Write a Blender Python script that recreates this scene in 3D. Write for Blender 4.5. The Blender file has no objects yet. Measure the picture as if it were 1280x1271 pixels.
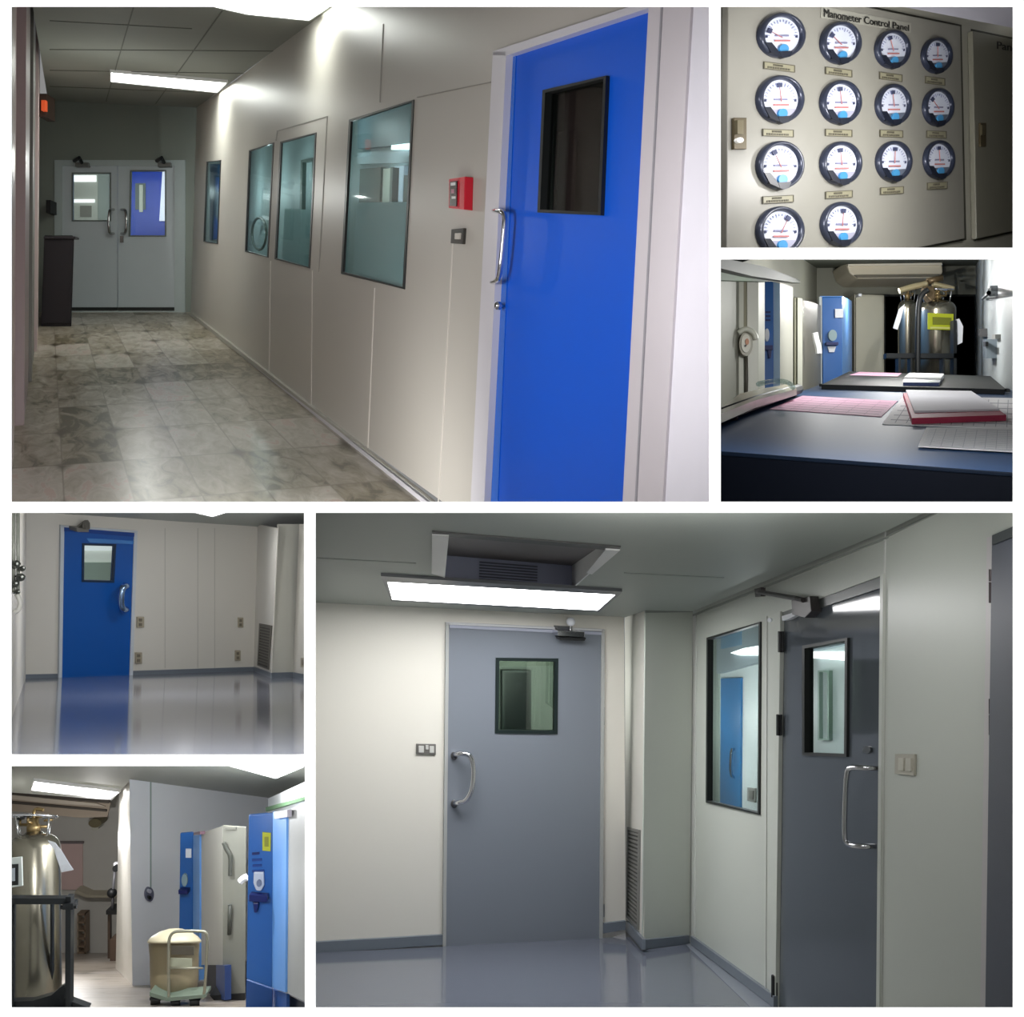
import bpy, bmesh, math, random
from mathutils import Vector, Matrix
from mathutils.geometry import tessellate_polygon
random.seed(5)
V = Vector
col = bpy.context.scene.collection
FL, CX, CY, CAMZ = 1500.0, 640.0, 635.5, 2.0
CAM = V((0, 0, CAMZ))
BD = 3.9                                   # distance of the white display wall

# ------------------------------------------------------------------ geometry helpers
def ray(px, py): return V(((px - CX) / FL, 1.0, (CY - py) / FL))
def P(px, py, y): return CAM + ray(px, py) * y

class Plane:
    def __init__(s, o, a, b):
        s.o = V(o); s.a = V(a).normalized(); s.b0 = V(b).normalized()
        n = s.a.cross(s.b0).normalized()
        if n.dot(CAM - s.o) < 0: n = -n
        s.n = n
        s.b = (s.b0 - s.a * s.a.dot(s.b0)).normalized()
    def hit(s, p, off=0.0):
        r = ray(p[0], p[1]); oo = s.o + s.n * off
        return CAM + r * ((oo - CAM).dot(s.n) / r.dot(s.n))
    def uv(s, q): return ((q - s.o).dot(s.a), (q - s.o).dot(s.b))
    def moved(s, off): return Plane(s.o + s.n * off, s.a, s.b0)

def frontal(y, up=(0, 0, 1), px=640, py=635): return Plane(P(px, py, y), (1, 0, 0), up)
def through(p, q, up): return Plane(p, q - p, up)

class MB:
    def __init__(s): s.v = []; s.f = []; s.m = []; s.mats = []
    def mi(s, m):
        if m not in s.mats: s.mats.append(m)
        return s.mats.index(m)
    def add(s, vs, fs, m):
        b = len(s.v); k = s.mi(m); s.v += [V(x) for x in vs]
        for f in fs: s.f.append([b + i for i in f]); s.m.append(k)
        return s
    def prism(s, loop, ext, m, holes=()):
        loops = [list(loop)] + [list(h) for h in holes]
        tot = [p for l in loops for p in l]; n = len(tot)
        tris = tessellate_polygon(loops)
        fs = [list(t) for t in tris] + [[i + n for i in reversed(t)] for t in tris]
        b = 0
        for l in loops:
            L = len(l)
            for i in range(L):
                j = (i + 1) % L
                fs.append([b + i, b + j, b + j + n, b + i + n])
            b += L
        return s.add(tot + [p + ext for p in tot], fs, m)
    def slab(s, pl, pts, a, b, m, holes=()):
        return s.prism([pl.hit(p, b) for p in pts], pl.n * (a - b), m, [[pl.hit(p, b) for p in h] for h in holes])
    def ring(s, pl, outer, inner, a, b, m): return s.slab(pl, outer, a, b, m, [inner])
    def tube(s, pts, r, m, seg=10, closed=False):
        pts = [V(p) for p in pts]; n = len(pts); vs = []; fs = []; prev = None
        for i, p in enumerate(pts):
            if closed: t = (pts[(i + 1) % n] - pts[i - 1]).normalized()
            else: t = (pts[min(i + 1, n - 1)] - pts[max(i - 1, 0)]).normalized()
            if prev is None:
                x = t.orthogonal().normalized()
            else:
                x = (prev - t * prev.dot(t)).normalized()
            prev = x; y = t.cross(x); rr = r[i] if isinstance(r, (list, tuple)) else r
            vs += [p + (x * math.cos(2 * math.pi * k / seg) + y * math.sin(2 * math.pi * k / seg)) * rr for k in range(seg)]
        for i in range(n if closed else n - 1):
            a, b = i * seg, ((i + 1) % n) * seg
            for k in range(seg): fs.append([a + k, a + (k + 1) % seg, b + (k + 1) % seg, b + k])
        if not closed:
            fs.append(list(range(seg))); fs.append([(n - 1) * seg + k for k in range(seg)])
        return s.add(vs, fs, m)
    def lathe(s, o, up, prof, m, seg=40):
        up = V(up).normalized(); x = up.orthogonal().normalized(); y = up.cross(x); vs = []; fs = []
        for r, h in prof:
            vs += [V(o) + up * h + (x * math.cos(2 * math.pi * k / seg) + y * math.sin(2 * math.pi * k / seg)) * max(r, 1e-4) for k in range(seg)]
        for i in range(len(prof) - 1):
            for k in range(seg): fs.append([i * seg + k, i * seg + (k + 1) % seg, (i + 1) * seg + (k + 1) % seg, (i + 1) * seg + k])
        fs.append(list(range(seg))); fs.append([(len(prof) - 1) * seg + k for k in range(seg)])
        return s.add(vs, fs, m)
    def ball(s, c, r, m): return s.lathe(V(c) - V((0, 0, r)), (0, 0, 1), [(r * math.sin(t), r - r * math.cos(t)) for t in [math.pi * i / 10 for i in range(11)]], m, 16)

def smooth(pts, it=2):
    pts = [V(p) for p in pts]
    for _ in range(it):
        out = [pts[0]]
        for a, b in zip(pts, pts[1:]): out += [a * .75 + b * .25, a * .25 + b * .75]
        pts = out + [pts[-1]]
    return pts

def tagp(o, kind=None, label=None, cat=None, group=None):
    if kind: o['kind'] = kind
    if label: o['label'] = label
    if cat: o['category'] = cat
    if group: o['group'] = group
    return o
def root(name, loc, label=None, cat=None, group=None, kind=None):
    o = bpy.data.objects.new(name, None); o.empty_display_size = .1; col.objects.link(o); o.location = loc
    o['_w'] = list(loc)
    return tagp(o, kind, label, cat, group)
def wloc(o): return V(o['_w'])
def fin(mb, name, parent=None, kind=None, label=None, cat=None, group=None, uv=None, sm=False, bev=0):
    c = sum(mb.v, V()) / len(mb.v)
    me = bpy.data.meshes.new(name)
    me.from_pydata([v - c for v in mb.v], [], mb.f)
    for m in mb.mats: me.materials.append(m)
    for p, k in zip(me.polygons, mb.m): p.material_index = k
    bm = bmesh.new(); bm.from_mesh(me)
    bmesh.ops.recalc_face_normals(bm, faces=bm.faces)
    if uv:
        ul = bm.loops.layers.uv.new('UVMap')
        for f in bm.faces:
            for l in f.loops: l[ul].uv = uv.uv(l.vert.co + c)
    bm.to_mesh(me); bm.free()
    if sm:
        for p in me.polygons: p.use_smooth = len(p.vertices) <= 4
    o = bpy.data.objects.new(name, me); col.objects.link(o)
    o['_w'] = list(c)
    if parent: o.parent = parent; o.location = c - wloc(parent)
    else: o.location = c
    if bev:
        b = o.modifiers.new('bevel', 'BEVEL'); b.width = bev; b.segments = 2; b.limit_method = 'ANGLE'
    return tagp(o, kind, label, cat, group)

def inset(q, d, e=None):
    e = d if e is None else e
    (a, b, c, f) = q
    return [(a[0] + d, a[1] + e), (b[0] - d, b[1] + e), (c[0] - d, c[1] - e), (f[0] + d, f[1] - e)]
def rect(x0, y0, x1, y1): return [(x0, y0), (x1, y0), (x1, y1), (x0, y1)]
def sub(q, s0, t0, s1, t1):
    def g(s, t):
        a = V(q[0]).lerp(V(q[1]), s); b = V(q[3]).lerp(V(q[2]), s); r = a.lerp(b, t); return (r[0], r[1])
    return [g(s0, t0), g(s1, t0), g(s1, t1), g(s0, t1)]
def ell(cx, cy, rx, ry, n=28, a0=0, a1=360):
    return [(cx + rx * math.cos(math.radians(a0 + (a1 - a0) * i / (n if a1 - a0 == 360 else n - 1))), cy + ry * math.sin(math.radians(a0 + (a1 - a0) * i / (n if a1 - a0 == 360 else n - 1)))) for i in range(n)]

# ------------------------------------------------------------------ materials
def lin(c):
    f = lambda x: x / 12.92 if x <= .04045 else ((x + .055) / 1.055) ** 2.4
    return tuple(f(v / 255) for v in c) + (1,)
MATS = {}
def mat(name, rgb, rough=.5, metal=0., var=.05, scale=3., bump=0., spec=.5, emit=0, ecol=None, coat=0):
    if name in MATS: return MATS[name]
    m = bpy.data.materials.new(name); m.use_nodes = True; nt = m.node_tree; N = nt.nodes; L = nt.links
    b = N['Principled BSDF']; b.inputs['Roughness'].default_value = rough; b.inputs['Metallic'].default_value = metal
    b.inputs['Specular IOR Level'].default_value = spec
    if coat: b.inputs['Coat Weight'].default_value = coat; b.inputs['Coat Roughness'].default_value = .12
    tc = N.new('ShaderNodeTexCoord'); no = N.new('ShaderNodeTexNoise'); no.inputs['Scale'].default_value = scale; no.inputs['Detail'].default_value = 4
    L.new(tc.outputs['Object'], no.inputs['Vector'])
    mx = N.new('ShaderNodeMixRGB'); c = lin(rgb)
    mx.inputs['Color1'].default_value = tuple(x * (1 - var) for x in c[:3]) + (1,)
    mx.inputs['Color2'].default_value = tuple(min(1, x * (1 + var)) for x in c[:3]) + (1,)
    L.new(no.outputs['Fac'], mx.inputs['Fac']); L.new(mx.outputs['Color'], b.inputs['Base Color'])
    if bump:
        bp = N.new('ShaderNodeBump'); bp.inputs['Strength'].default_value = bump; bp.inputs['Distance'].default_value = .01
        n2 = N.new('ShaderNodeTexNoise'); n2.inputs['Scale'].default_value = scale * 8; L.new(tc.outputs['Object'], n2.inputs['Vector'])
        L.new(n2.outputs['Fac'], bp.inputs['Height']); L.new(bp.outputs['Normal'], b.inputs['Normal'])
    if emit:
        b.inputs['Emission Color'].default_value = lin(ecol or rgb); b.inputs['Emission Strength'].default_value = emit
    MATS[name] = m; return m
def glass(name, tint, refl=.12, rough=.02):
    if name in MATS: return MATS[name]
    m = bpy.data.materials.new(name); m.use_nodes = True; nt = m.node_tree; N = nt.nodes; L = nt.links
    for n in list(N): N.remove(n)
    o = N.new('ShaderNodeOutputMaterial'); t = N.new('ShaderNodeBsdfTransparent'); g = N.new('ShaderNodeBsdfGlossy'); mx = N.new('ShaderNodeMixShader')
    lw = N.new('ShaderNodeLayerWeight'); lw.inputs['Blend'].default_value = .5
    pw = N.new('ShaderNodeMath'); pw.operation = 'POWER'; pw.inputs[1].default_value = 4; L.new(lw.outputs['Facing'], pw.inputs[0])
    fr = N.new('ShaderNodeMath'); fr.operation = 'MULTIPLY_ADD'; fr.inputs[1].default_value = .22; fr.inputs[2].default_value = refl * .3; L.new(pw.outputs[0], fr.inputs[0])
    t.inputs['Color'].default_value = lin(tint); g.inputs['Roughness'].default_value = rough
    L.new(fr.outputs[0], mx.inputs['Fac']); L.new(t.outputs[0], mx.inputs[1]); L.new(g.outputs[0], mx.inputs[2]); L.new(mx.outputs[0], o.inputs['Surface'])
    MATS[name] = m; return m
def marble(name, tw, tl, tones, mortar, rough, spot=True, shift=(0, 0), bright=1.0):
    """stone tiles: every tile a tone of its own, cloudy veins, brown stains at some corners"""
    m = bpy.data.materials.new(name); m.use_nodes = True; nt = m.node_tree; N = nt.nodes; L = nt.links
    b = N['Principled BSDF']; b.inputs['Roughness'].default_value = rough
    tc = N.new('ShaderNodeTexCoord'); mp = N.new('ShaderNodeMapping'); mp.inputs['Scale'].default_value = (1 / tl, 1 / tw, 1); mp.inputs['Location'].default_value = shift + (0,)
    L.new(tc.outputs['UV'], mp.inputs['Vector'])
    fl = N.new('ShaderNodeVectorMath'); fl.operation = 'FLOOR'; L.new(mp.outputs[0], fl.inputs[0])
    wn = N.new('ShaderNodeTexWhiteNoise'); wn.noise_dimensions = '2D'; L.new(fl.outputs[0], wn.inputs['Vector'])
    no = N.new('ShaderNodeTexNoise'); no.inputs['Scale'].default_value = 3.2; no.inputs['Detail'].default_value = 9; no.inputs['Roughness'].default_value = .62; no.inputs['Distortion'].default_value = .9
    ad = N.new('ShaderNodeVectorMath'); ad.operation = 'ADD'; L.new(mp.outputs[0], ad.inputs[0])
    sc = N.new('ShaderNodeVectorMath'); sc.operation = 'SCALE'; sc.inputs['Scale'].default_value = 7.3; L.new(wn.outputs['Color'], sc.inputs[0]); L.new(sc.outputs[0], ad.inputs[1])
    L.new(ad.outputs[0], no.inputs['Vector'])
    mix = N.new('ShaderNodeMath'); mix.operation = 'MULTIPLY_ADD'; L.new(wn.outputs['Value'], mix.inputs[0]); mix.inputs[1].default_value = .24; 
    n2 = N.new('ShaderNodeMath'); n2.operation = 'MULTIPLY'; n2.inputs[1].default_value = .8; L.new(no.outputs['Fac'], n2.inputs[0]); L.new(n2.outputs[0], mix.inputs[2])
    cr = N.new('ShaderNodeValToRGB'); L.new(mix.outputs[0], cr.inputs['Fac'])
    el = cr.color_ramp.elements
    for i, c in enumerate(tones):
        e = el[i] if i < 2 else el.new(.5)
        e.position = .36 + .32 * i / (len(tones) - 1); e.color = tuple(min(1, x * bright) for x in lin(c)[:3]) + (1,)
    fr = N.new('ShaderNodeVectorMath'); fr.operation = 'FRACTION'; L.new(mp.outputs[0], fr.inputs[0])
    sp = N.new('ShaderNodeSeparateXYZ'); L.new(fr.outputs[0], sp.inputs[0])
    def edge(sock):
        a = N.new('ShaderNodeMath'); a.operation = 'SUBTRACT'; L.new(sock, a.inputs[0]); a.inputs[1].default_value = .5
        c = N.new('ShaderNodeMath'); c.operation = 'ABSOLUTE'; L.new(a.outputs[0], c.inputs[0]); return c.outputs[0]
    ex, ey = edge(sp.outputs['X']), edge(sp.outputs['Y'])
    mx = N.new('ShaderNodeMath'); mx.operation = 'MAXIMUM'; L.new(ex, mx.inputs[0]); L.new(ey, mx.inputs[1])
    gt = N.new('ShaderNodeMapRange'); gt.inputs['From Min'].default_value = .48; gt.inputs['From Max'].default_value = .5; L.new(mx.outputs[0], gt.inputs['Value'])
    m1 = N.new('ShaderNodeMixRGB'); L.new(gt.outputs[0], m1.inputs['Fac']); L.new(cr.outputs[0], m1.inputs['Color1']); m1.inputs['Color2'].default_value = lin(mortar)
    out = m1.outputs[0]
    if spot:
        mu = N.new('ShaderNodeMath'); mu.operation = 'ADD'; L.new(ex, mu.inputs[0]); L.new(ey, mu.inputs[1])
        gs = N.new('ShaderNodeMapRange'); gs.inputs['From Min'].default_value = .76; gs.inputs['From Max'].default_value = .93; L.new(mu.outputs[0], gs.inputs['Value'])
        nb = N.new('ShaderNodeTexNoise'); nb.inputs['Scale'].default_value = 1.3; L.new(mp.outputs[0], nb.inputs['Vector'])
        gb = N.new('ShaderNodeMapRange'); gb.inputs['From Min'].default_value = .47; gb.inputs['From Max'].default_value = .58; L.new(nb.outputs['Fac'], gb.inputs['Value'])
        ml = N.new('ShaderNodeMath'); ml.operation = 'MULTIPLY'; L.new(gs.outputs[0], ml.inputs[0]); L.new(gb.outputs[0], ml.inputs[1])
        m2 = N.new('ShaderNodeMixRGB'); L.new(ml.outputs[0], m2.inputs['Fac']); L.new(out, m2.inputs['Color1']); m2.inputs['Color2'].default_value = lin((66, 54, 30))
        out = m2.outputs[0]
    L.new(out, b.inputs['Base Color'])
    return m

STEEL = mat('brushed steel', (190, 190, 190), .25, 1.)
CHROME = mat('polished steel', (215, 215, 220), .12, 1.)
BLACK = mat('black rubber', (18, 20, 22), .5)
WHITE = mat('white enamel', (225, 225, 225), .4)

def lamp(name, loc, dirv, sx, sy, power, color=(1, 1, 1)):
    d = bpy.data.lights.new(name, 'AREA'); d.shape = 'RECTANGLE'; d.size = sx; d.size_y = sy; d.energy = power; d.color = color
    o = bpy.data.objects.new(name, d); col.objects.link(o); o.location = loc
    o.rotation_euler = V(dirv).to_track_quat('-Z', 'Y').to_euler(); return o

def fill_point(name, loc, power, color=(1, 1, 1), size=0.0):  # unseen point light, added to brighten a room
    d = bpy.data.lights.new(name, 'POINT'); d.shadow_soft_size = size; d.energy = power; d.color = color
    o = bpy.data.objects.new(name, d); col.objects.link(o); o.location = loc; return o

def struct(mb, name, uv=None, label=None, cat=None, sm=False, bev=0): return fin(mb, name, None, 'structure', label, cat, None, uv, sm, bev)

# ------------------------------------------------------------------ the white display wall with six openings
front = mat('display wall glow white', (250, 250, 248), .7, var=.005, emit=.97, ecol=(255, 255, 254))  # emission keeps the wall white without lighting it
PANELS = [(13, 7, 887, 627), (901, 7, 1267.5, 309.5), (901, 323.5, 1267.5, 627), (13, 641, 380, 943.5), (394, 641, 1267.5, 1260.5), (13, 957.5, 381, 1260.5)]
bp = frontal(BD)
mb = MB(); mb.slab(bp, rect(-200, -200, 1480, 1471), -.01, 0, front, [list(reversed(rect(*p))) for p in PANELS])
struct(mb, 'wall_front')
# added unseen sheets, edge-on, that stop light leaking between the six compartments
PART = mat('partition grey', (150, 150, 146), .8)
def divider(p, q, side, y0=BD + .015, y1=30):
    mb = MB(); mb.add([P(*p, y0), P(*q, y0), P(*q, y1), P(*p, y1)], [[0, 1, 2, 3]], PART)
    struct(mb, 'wall_' + side)
divider((894, 0), (894, 634), 'light_baffle'); divider((894, 316.5), (1274, 316.5), 'light_baffle'); divider((6, 634), (1274, 634), 'light_baffle')
divider((387, 634), (387, 1267), 'light_baffle'); divider((6, 950.5), (387, 950.5), 'light_baffle')
divider((6, 0), (6, 1267), 'outer'); divider((1274, 0), (1274, 1267), 'outer'); divider((6, 0), (1274, 0), 'outer'); divider((6, 1267), (1274, 1267), 'outer')

# ------------------------------------------------------------------ reusable fittings
def hinge(pl, x, y0, y1, parent, m, w=3):
    mb = MB(); c = [pl.hit((x, y0), .012), pl.hit((x, y1), .012)]
    r = (pl.hit((x + w / 2, y0)) - pl.hit((x - w / 2, y0))).length * .5 * .5
    mb.tube([c[0].lerp(c[1], t) for t in (0, .25, .5, .75, 1)], r, m, 8); mb.slab(pl, rect(x - w * .7, y0, x + w * .7, y1), 0, .008, m)
    fin(mb, 'hinge', parent)
def plate(pl, q, name, label, cat, m, m2, group=None, inner=((.3, .25, .7, .75),), th=.012, sock=True):
    c = pl.hit(q[3]); r = root(name, c, label, cat, group)
    mb = MB(); mb.slab(pl, q, 0, th, m); fin(mb, 'cover_plate', r, bev=th * .2)
    for i in inner:
        mb = MB(); mb.slab(pl, sub(q, *i), th, th * 1.6, m2); fin(mb, 'rocker' if sock else 'socket', r)
    return r
def grille(pl, q, n, mf, ms, name, label, group=None):
    r = root(name, pl.hit(q[3]), label, 'vent', group)
    mb = MB(); mb.ring(pl, q, sub(q, .1, .03, .9, .97), 0, .015, mf); fin(mb, 'grille_frame', r)
    mb = MB(); mb.slab(pl, sub(q, .1, .03, .9, .97), 0, .002, ms)
    for i in range(n):
        t = .04 + .92 * i / n; mb.slab(pl, sub(q, .1, t, .9, t + .45 / n), .002, .012, mf)
    fin(mb, 'louvre_slats', r, kind='stuff'); return r
def text_quad(s, pl, q, m, name, parent=None, bold=.012, off=.004, **kw):
    cu = bpy.data.curves.new('txt', 'FONT'); cu.body = s; cu.resolution_u = 4
    to = bpy.data.objects.new('txt', cu); col.objects.link(to); bpy.context.view_layer.update()
    me = bpy.data.meshes.new_from_object(to.evaluated_get(bpy.context.evaluated_depsgraph_get()))
    vs = [v.co.copy() for v in me.vertices]; fs = [list(p.vertices) for p in me.polygons]
    bpy.data.objects.remove(to); bpy.data.curves.remove(cu); bpy.data.meshes.remove(me)
    x0, x1 = min(v.x for v in vs), max(v.x for v in vs); y0, y1 = min(v.y for v in vs), max(v.y for v in vs)
    mb = MB(); out = []; nv = len(vs)
    for k, v in enumerate(vs * 3):
        v = v + V(((k // nv) * bold * 2.2, 0, 0)); s_, t_ = (v.x - x0) / (x1 - x0), 1 - (v.y - y0) / (y1 - y0)
        a = V(q[0]).lerp(V(q[1]), s_); b = V(q[3]).lerp(V(q[2]), s_); p = a.lerp(b, t_)
        out.append(pl.hit((p[0], p[1]), off + .0006 * (k // nv)))
    mb.add(out, fs + [[i + nv for i in f] for f in fs] + [[i + 2 * nv for i in f] for f in fs], m); return fin(mb, name, parent, **kw)

# ================================================================== ROOM A: the corridor
def room_a():
    D = (58, 248); d = ray(*D); up = V((0, 0, 1)); h = V((1, 0, 0))
    nf = h.cross(d).normalized();  nf = nf if nf.z > 0 else -nf
    u = V((.046, -.1, 1))
    W = Plane(P(887, 600, 4.15), d, u)
    fp = W.hit((235, 390)); G = Plane(fp, d, h)
    B = Plane(fp, h, u)
    wallm = mat('corridor wall panel', (190, 186, 178), .38, var=.03, scale=.8, spec=.45)
    wallb = mat('corridor end wall paint', (128, 134, 126), .5, var=.04)
    ceilm = mat('corridor ceiling tile', (138, 140, 132), .8, var=.04)
    line = mat('ceiling tile joint', (98, 99, 92), .8)
    white = mat('corridor white trim', (214, 212, 218), .35)
    bright = mat('corridor white end panel', (240, 238, 246), .35)
    blackf = mat('window gasket black', (24, 28, 28), .4)
    wins = [[(258, 202), (276, 200), (272, 305), (254, 302)], [(311, 188), (342, 178), (335, 322), (306, 314.5)],
            [(350, 177), (395, 165.5), (387, 335.5), (343, 324)], [(436, 149.5), (517, 124.5), (505.5, 361.5), (426, 342)]]
    doorq = [(632, 68), (812, 9), (778, 632), (604, 632)]
    mb = MB(); mb.slab(W, [(238, 400), (246, 134), (292, 102), (387, 28), (425, 2), (891, 2), (891, 632), (560, 632)], -.012, 0, wallm,
                       [list(reversed(q)) for q in wins] + [list(reversed([(633, 69), (811, 10), (779, 631), (605, 631)]))])
    for a, b in (((337, 326), (335, 470)), ((389, 338), (388, 508)), ((467, 360), (458, 572)), ((478, 30), (474, 128)), ((347, 163), (408, 145)), ((521, 121), (613, 102)), ((346, 163), (344, 176)), ((408, 145), (398, 340)), ((565, 300), (547, 627))):
        w = 1.1
        if abs(a[0] - b[0]) < 30: q = [(a[0], a[1]), (a[0] + w, a[1]), (b[0] + w, b[1]), b]
        else: q = [a, b, (b[0], b[1] + w), (a[0], a[1] + w)]
        mb.slab(W, q, 0, .004, mat('panel seam', (205, 200, 192), .4) if a[1] > 200 else mat('panel seam dark', (150, 146, 138), .5))
    struct(mb, 'wall_right', uv=W)
    mb = MB(); mb.slab(W, [(238, 390), (545, 636), (545, 645), (236, 396.5)], 0, .02, white); mb.slab(W, [(238, 390), (540, 627), (560, 643), (237, 395.5)], 0, .03, mat('skirting grey', (170, 168, 160), .4))
    struct(mb, 'baseboard_right')
    # white end panel and door frame
    mb = MB(); mb.slab(W, [(864, 2), (891, 2), (891, 632), (828, 632)], 0, .02, bright); struct(mb, 'trim_1', label='bright white end panel beside the blue corridor door')
    # floor
    gm = marble('corridor marble tiles', .40, 1.25, [(84, 78, 58), (132, 122, 102), (152, 144, 130), (176, 156, 146), (182, 176, 166)], (118, 108, 92), .3, shift=(.2, .1))
    mb = MB(); mb.slab(G, [(9, 632), (9, 560), (40, 388), (238, 388), (240, 391.5), (536, 632)], -.012, 0, gm)
    struct(mb, 'floor', uv=G)
    # ceiling
    C1, C2 = W.hit((246, 134)), W.hit((418, 7)); C = Plane(C1, C2 - C1, B.hit((70, 127)) - C1)
    mb = MB(); mb.slab(C, [(40, 2), (430, 2), (418, 7), (246, 134.5), (60, 126)], -.012, 0, ceilm)
    for a, b in (((168, 3), (132, 127)), ((277, 14), (194, 130)), ((62, 26), (240, 36)), ((62, 62), (345, 64)), ((62, 88), (310, 92)), ((62, 108), (270, 116))):
        if a[1] > 20: q = [a, b, (b[0], b[1] + .6), (a[0], a[1] + .6)]
        else: q = [a, (a[0] + 1.6, a[1]), (b[0] + 1, b[1]), b]
        mb.slab(C, q, 0, .005, line)
    struct(mb, 'ceiling', uv=C)
    em = mat('corridor lit diffuser', (255, 255, 250), .4, emit=14, ecol=(250, 255, 248))
    for q, lb in (([(139, 91), (283, 104), (271, 115.5), (139, 102)], 'far narrow lit ceiling light in the corridor with blue door'), ([(244, 3), (420, 3), (386, 25.5), (310, 18)], 'near lit ceiling light cut by the picture top above the corridor wall')):
        r = root('ceiling_light', C.hit(q[0]), lb, 'ceiling light')
        mb = MB(); mb.ring(C, [(q[0][0] - 1.5, q[0][1] - 1), (q[1][0] + 2, q[1][1] - 1), (q[2][0] + 1, q[2][1] + 1.2), (q[3][0] - 1.5, q[3][1] + 1)], q, 0, .03, WHITE); fin(mb, 'light_frame', r)
        mb = MB(); mb.slab(C, q, 0, .02, em); fin(mb, 'diffuser', r)
    # end wall with double door
    lw, rw = [(91, 217), (137, 217), (137, 275), (91, 275)], [(164, 214), (206, 214), (206, 294), (162, 294)]
    mb = MB(); mb.slab(B, [(38, 120), (250, 132), (240, 395), (38, 395)], -.012, 0, wallb, [list(reversed(rect(76, 206, 219, 384)))])
    struct(mb, 'wall_back', uv=B)
    dm = mat('pale grey double door', (186, 194, 198), .35, var=.03); fr = mat('pale door frame', (172, 182, 182), .35)
    dr = root('door_1', B.hit((147, 388)), 'pale grey double swing door at the far end of the corridor', 'door', kind='structure')
    mb = MB(); mb.ring(B, rect(68, 200, 231, 391), rect(77, 207, 218, 388), 0, .04, fr); fin(mb, 'door_frame', dr)
    for q, w, x in ((rect(77, 207, 146.5, 384), lw, 0), (rect(147.5, 207, 218, 384), rw, 1)):
        mb = MB(); mb.slab(B, q, -.04, .01, dm, [list(reversed(w))]); fin(mb, 'door_leaf', dr)
        mb = MB(); mb.ring(B, inset(w, -1.5), w, .01, .03, mat('grey gasket', (110, 116, 112), .4)); fin(mb, 'window_gasket', dr)
        mb = MB(); mb.slab(B, w, -.01, 0, glass('clear pane', (225, 232, 232))); fin(mb, 'window_pane', dr)
        mb = MB(); mb.slab(B, rect(q[0][0] + 10 * (1 - x), 384, q[1][0], 388.5), -.04, .04, mat('dark threshold', (28, 32, 30), .6)); fin(mb, 'threshold_brush', dr)
        s = 1 if x else -1; bx = 147 + s * 5
        mb = MB(); mb.tube(smooth([B.hit((bx, 262), .01), B.hit((bx + s * 6, 262), .2), B.hit((bx + s * 6, 292), .2), B.hit((bx, 292), .01)]), .022, STEEL, 8); fin(mb, 'pull_handle', dr, sm=True)
        cx = 102 if not x else 205
        mb = MB(); mb.slab(B, rect(cx - 8, 203, cx + 8, 208), .01, .12, mat('closer grey', (120, 120, 118), .4, .5)); mb.tube([B.hit((cx, 203), .15), B.hit((cx - 3, 197), .3), B.hit((cx - 9, 201), .06)], .03, BLACK, 6); fin(mb, 'door_closer', dr)
    for y in (300, 321, 371): hinge(B, 220, y - 4, y + 4, dr, STEEL, 2)
    mb = MB(); mb.slab(B, rect(150, 295, 154, 303), .01, .05, STEEL); fin(mb, 'lock_cylinder', dr)
    # what is seen through the double door: a bright room and a blue door
    B2 = B.moved(-1.4)
    mb = MB(); mb.slab(B2, rect(60, 190, 235, 400), -.012, 0, mat('far room wall', (150, 158, 150), .6)); struct(mb, 'wall_far')
    mb = MB(); mb.slab(B2, rect(92, 219, 120, 227), 0, .03, mat('window daylight', (255, 255, 255), emit=1.3)); mb.slab(B2, rect(92, 249, 118, 253), 0, .03, mat('window daylight', (255, 255, 255)))
    mb.slab(B2, rect(91, 215, 122, 276), 0, .01, mat('pale shelf board', (190, 192, 180), .5)); mb.slab(B2, rect(100, 257, 114, 271), .01, .03, mat('shelf shadow', (130, 128, 118), .5))
    tagp(fin(mb, 'shelf_unit'), None, 'pale lit shelf seen through the left pane of the double door', 'shelf')
    bl = mat('deep blue door', (0, 60, 176), .28, var=.03)
    r = root('door_2', B2.hit((185, 390)), 'blue door seen through the right pane of the double door', 'door', kind='structure')
    mb = MB(); mb.slab(B2, rect(160, 205, 206, 394), 0, .04, bl, ); fin(mb, 'door_leaf', r)
    mb = MB(); mb.slab(B2, rect(169, 229, 182, 262), .04, .05, mat('dark pane', (60, 78, 74), .15)); fin(mb, 'window_pane', r)
    mb = MB(); mb.slab(B2, rect(174, 231, 178.5, 265), .05, .06, mat('pale strip', (190, 194, 180), .4)); fin(mb, 'window_reveal', r)
    mb = MB(); mb.slab(B2, [(203, 214), (210, 214), (206, 276), (199, 276)], 0, .09, mat('daylit edge', (235, 238, 255), .4, emit=.5)); fin(mb, 'door_frame', r)
    mb = MB(); mb.slab(B2, [(137, 205), (141, 205), (141, 292), (137, 292)], 0, .08, bl); fin(mb, 'door_edge', r)
    lamp('far_room_fill', B.hit((147, 230), -.1), -B.n, 2, 1, 24)  # unseen fill added to brighten the room beyond the double door
    # dark cabinet at the left
    q = [(55, 297), (93, 297), (89.5, 408), (51, 408)]; ft = G.hit((70, 408)); CP = Plane(ft, h, u)
    r = root('cabinet', ft, 'low dark cabinet standing by the left corridor wall near the double door', 'cabinet')
    ck = mat('dark cabinet', (30, 27, 32), .5)
    mb = MB(); mb.prism([CP.hit(p) for p in inset(q, .3)], d * 1.2, ck); fin(mb, 'cabinet_body', r)
    mb = MB(); mb.slab(CP, [(54.5, 295.5), (94, 295.5), (94, 298), (54.5, 298)], -.1, .05, mat('cabinet top', (44, 40, 44), .4)); fin(mb, 'cabinet_top', r)
    mb = MB(); mb.slab(CP, sub(q, .06, .04, .94, .96), 0, .03, ck); fin(mb, 'cabinet_door', r)
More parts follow.
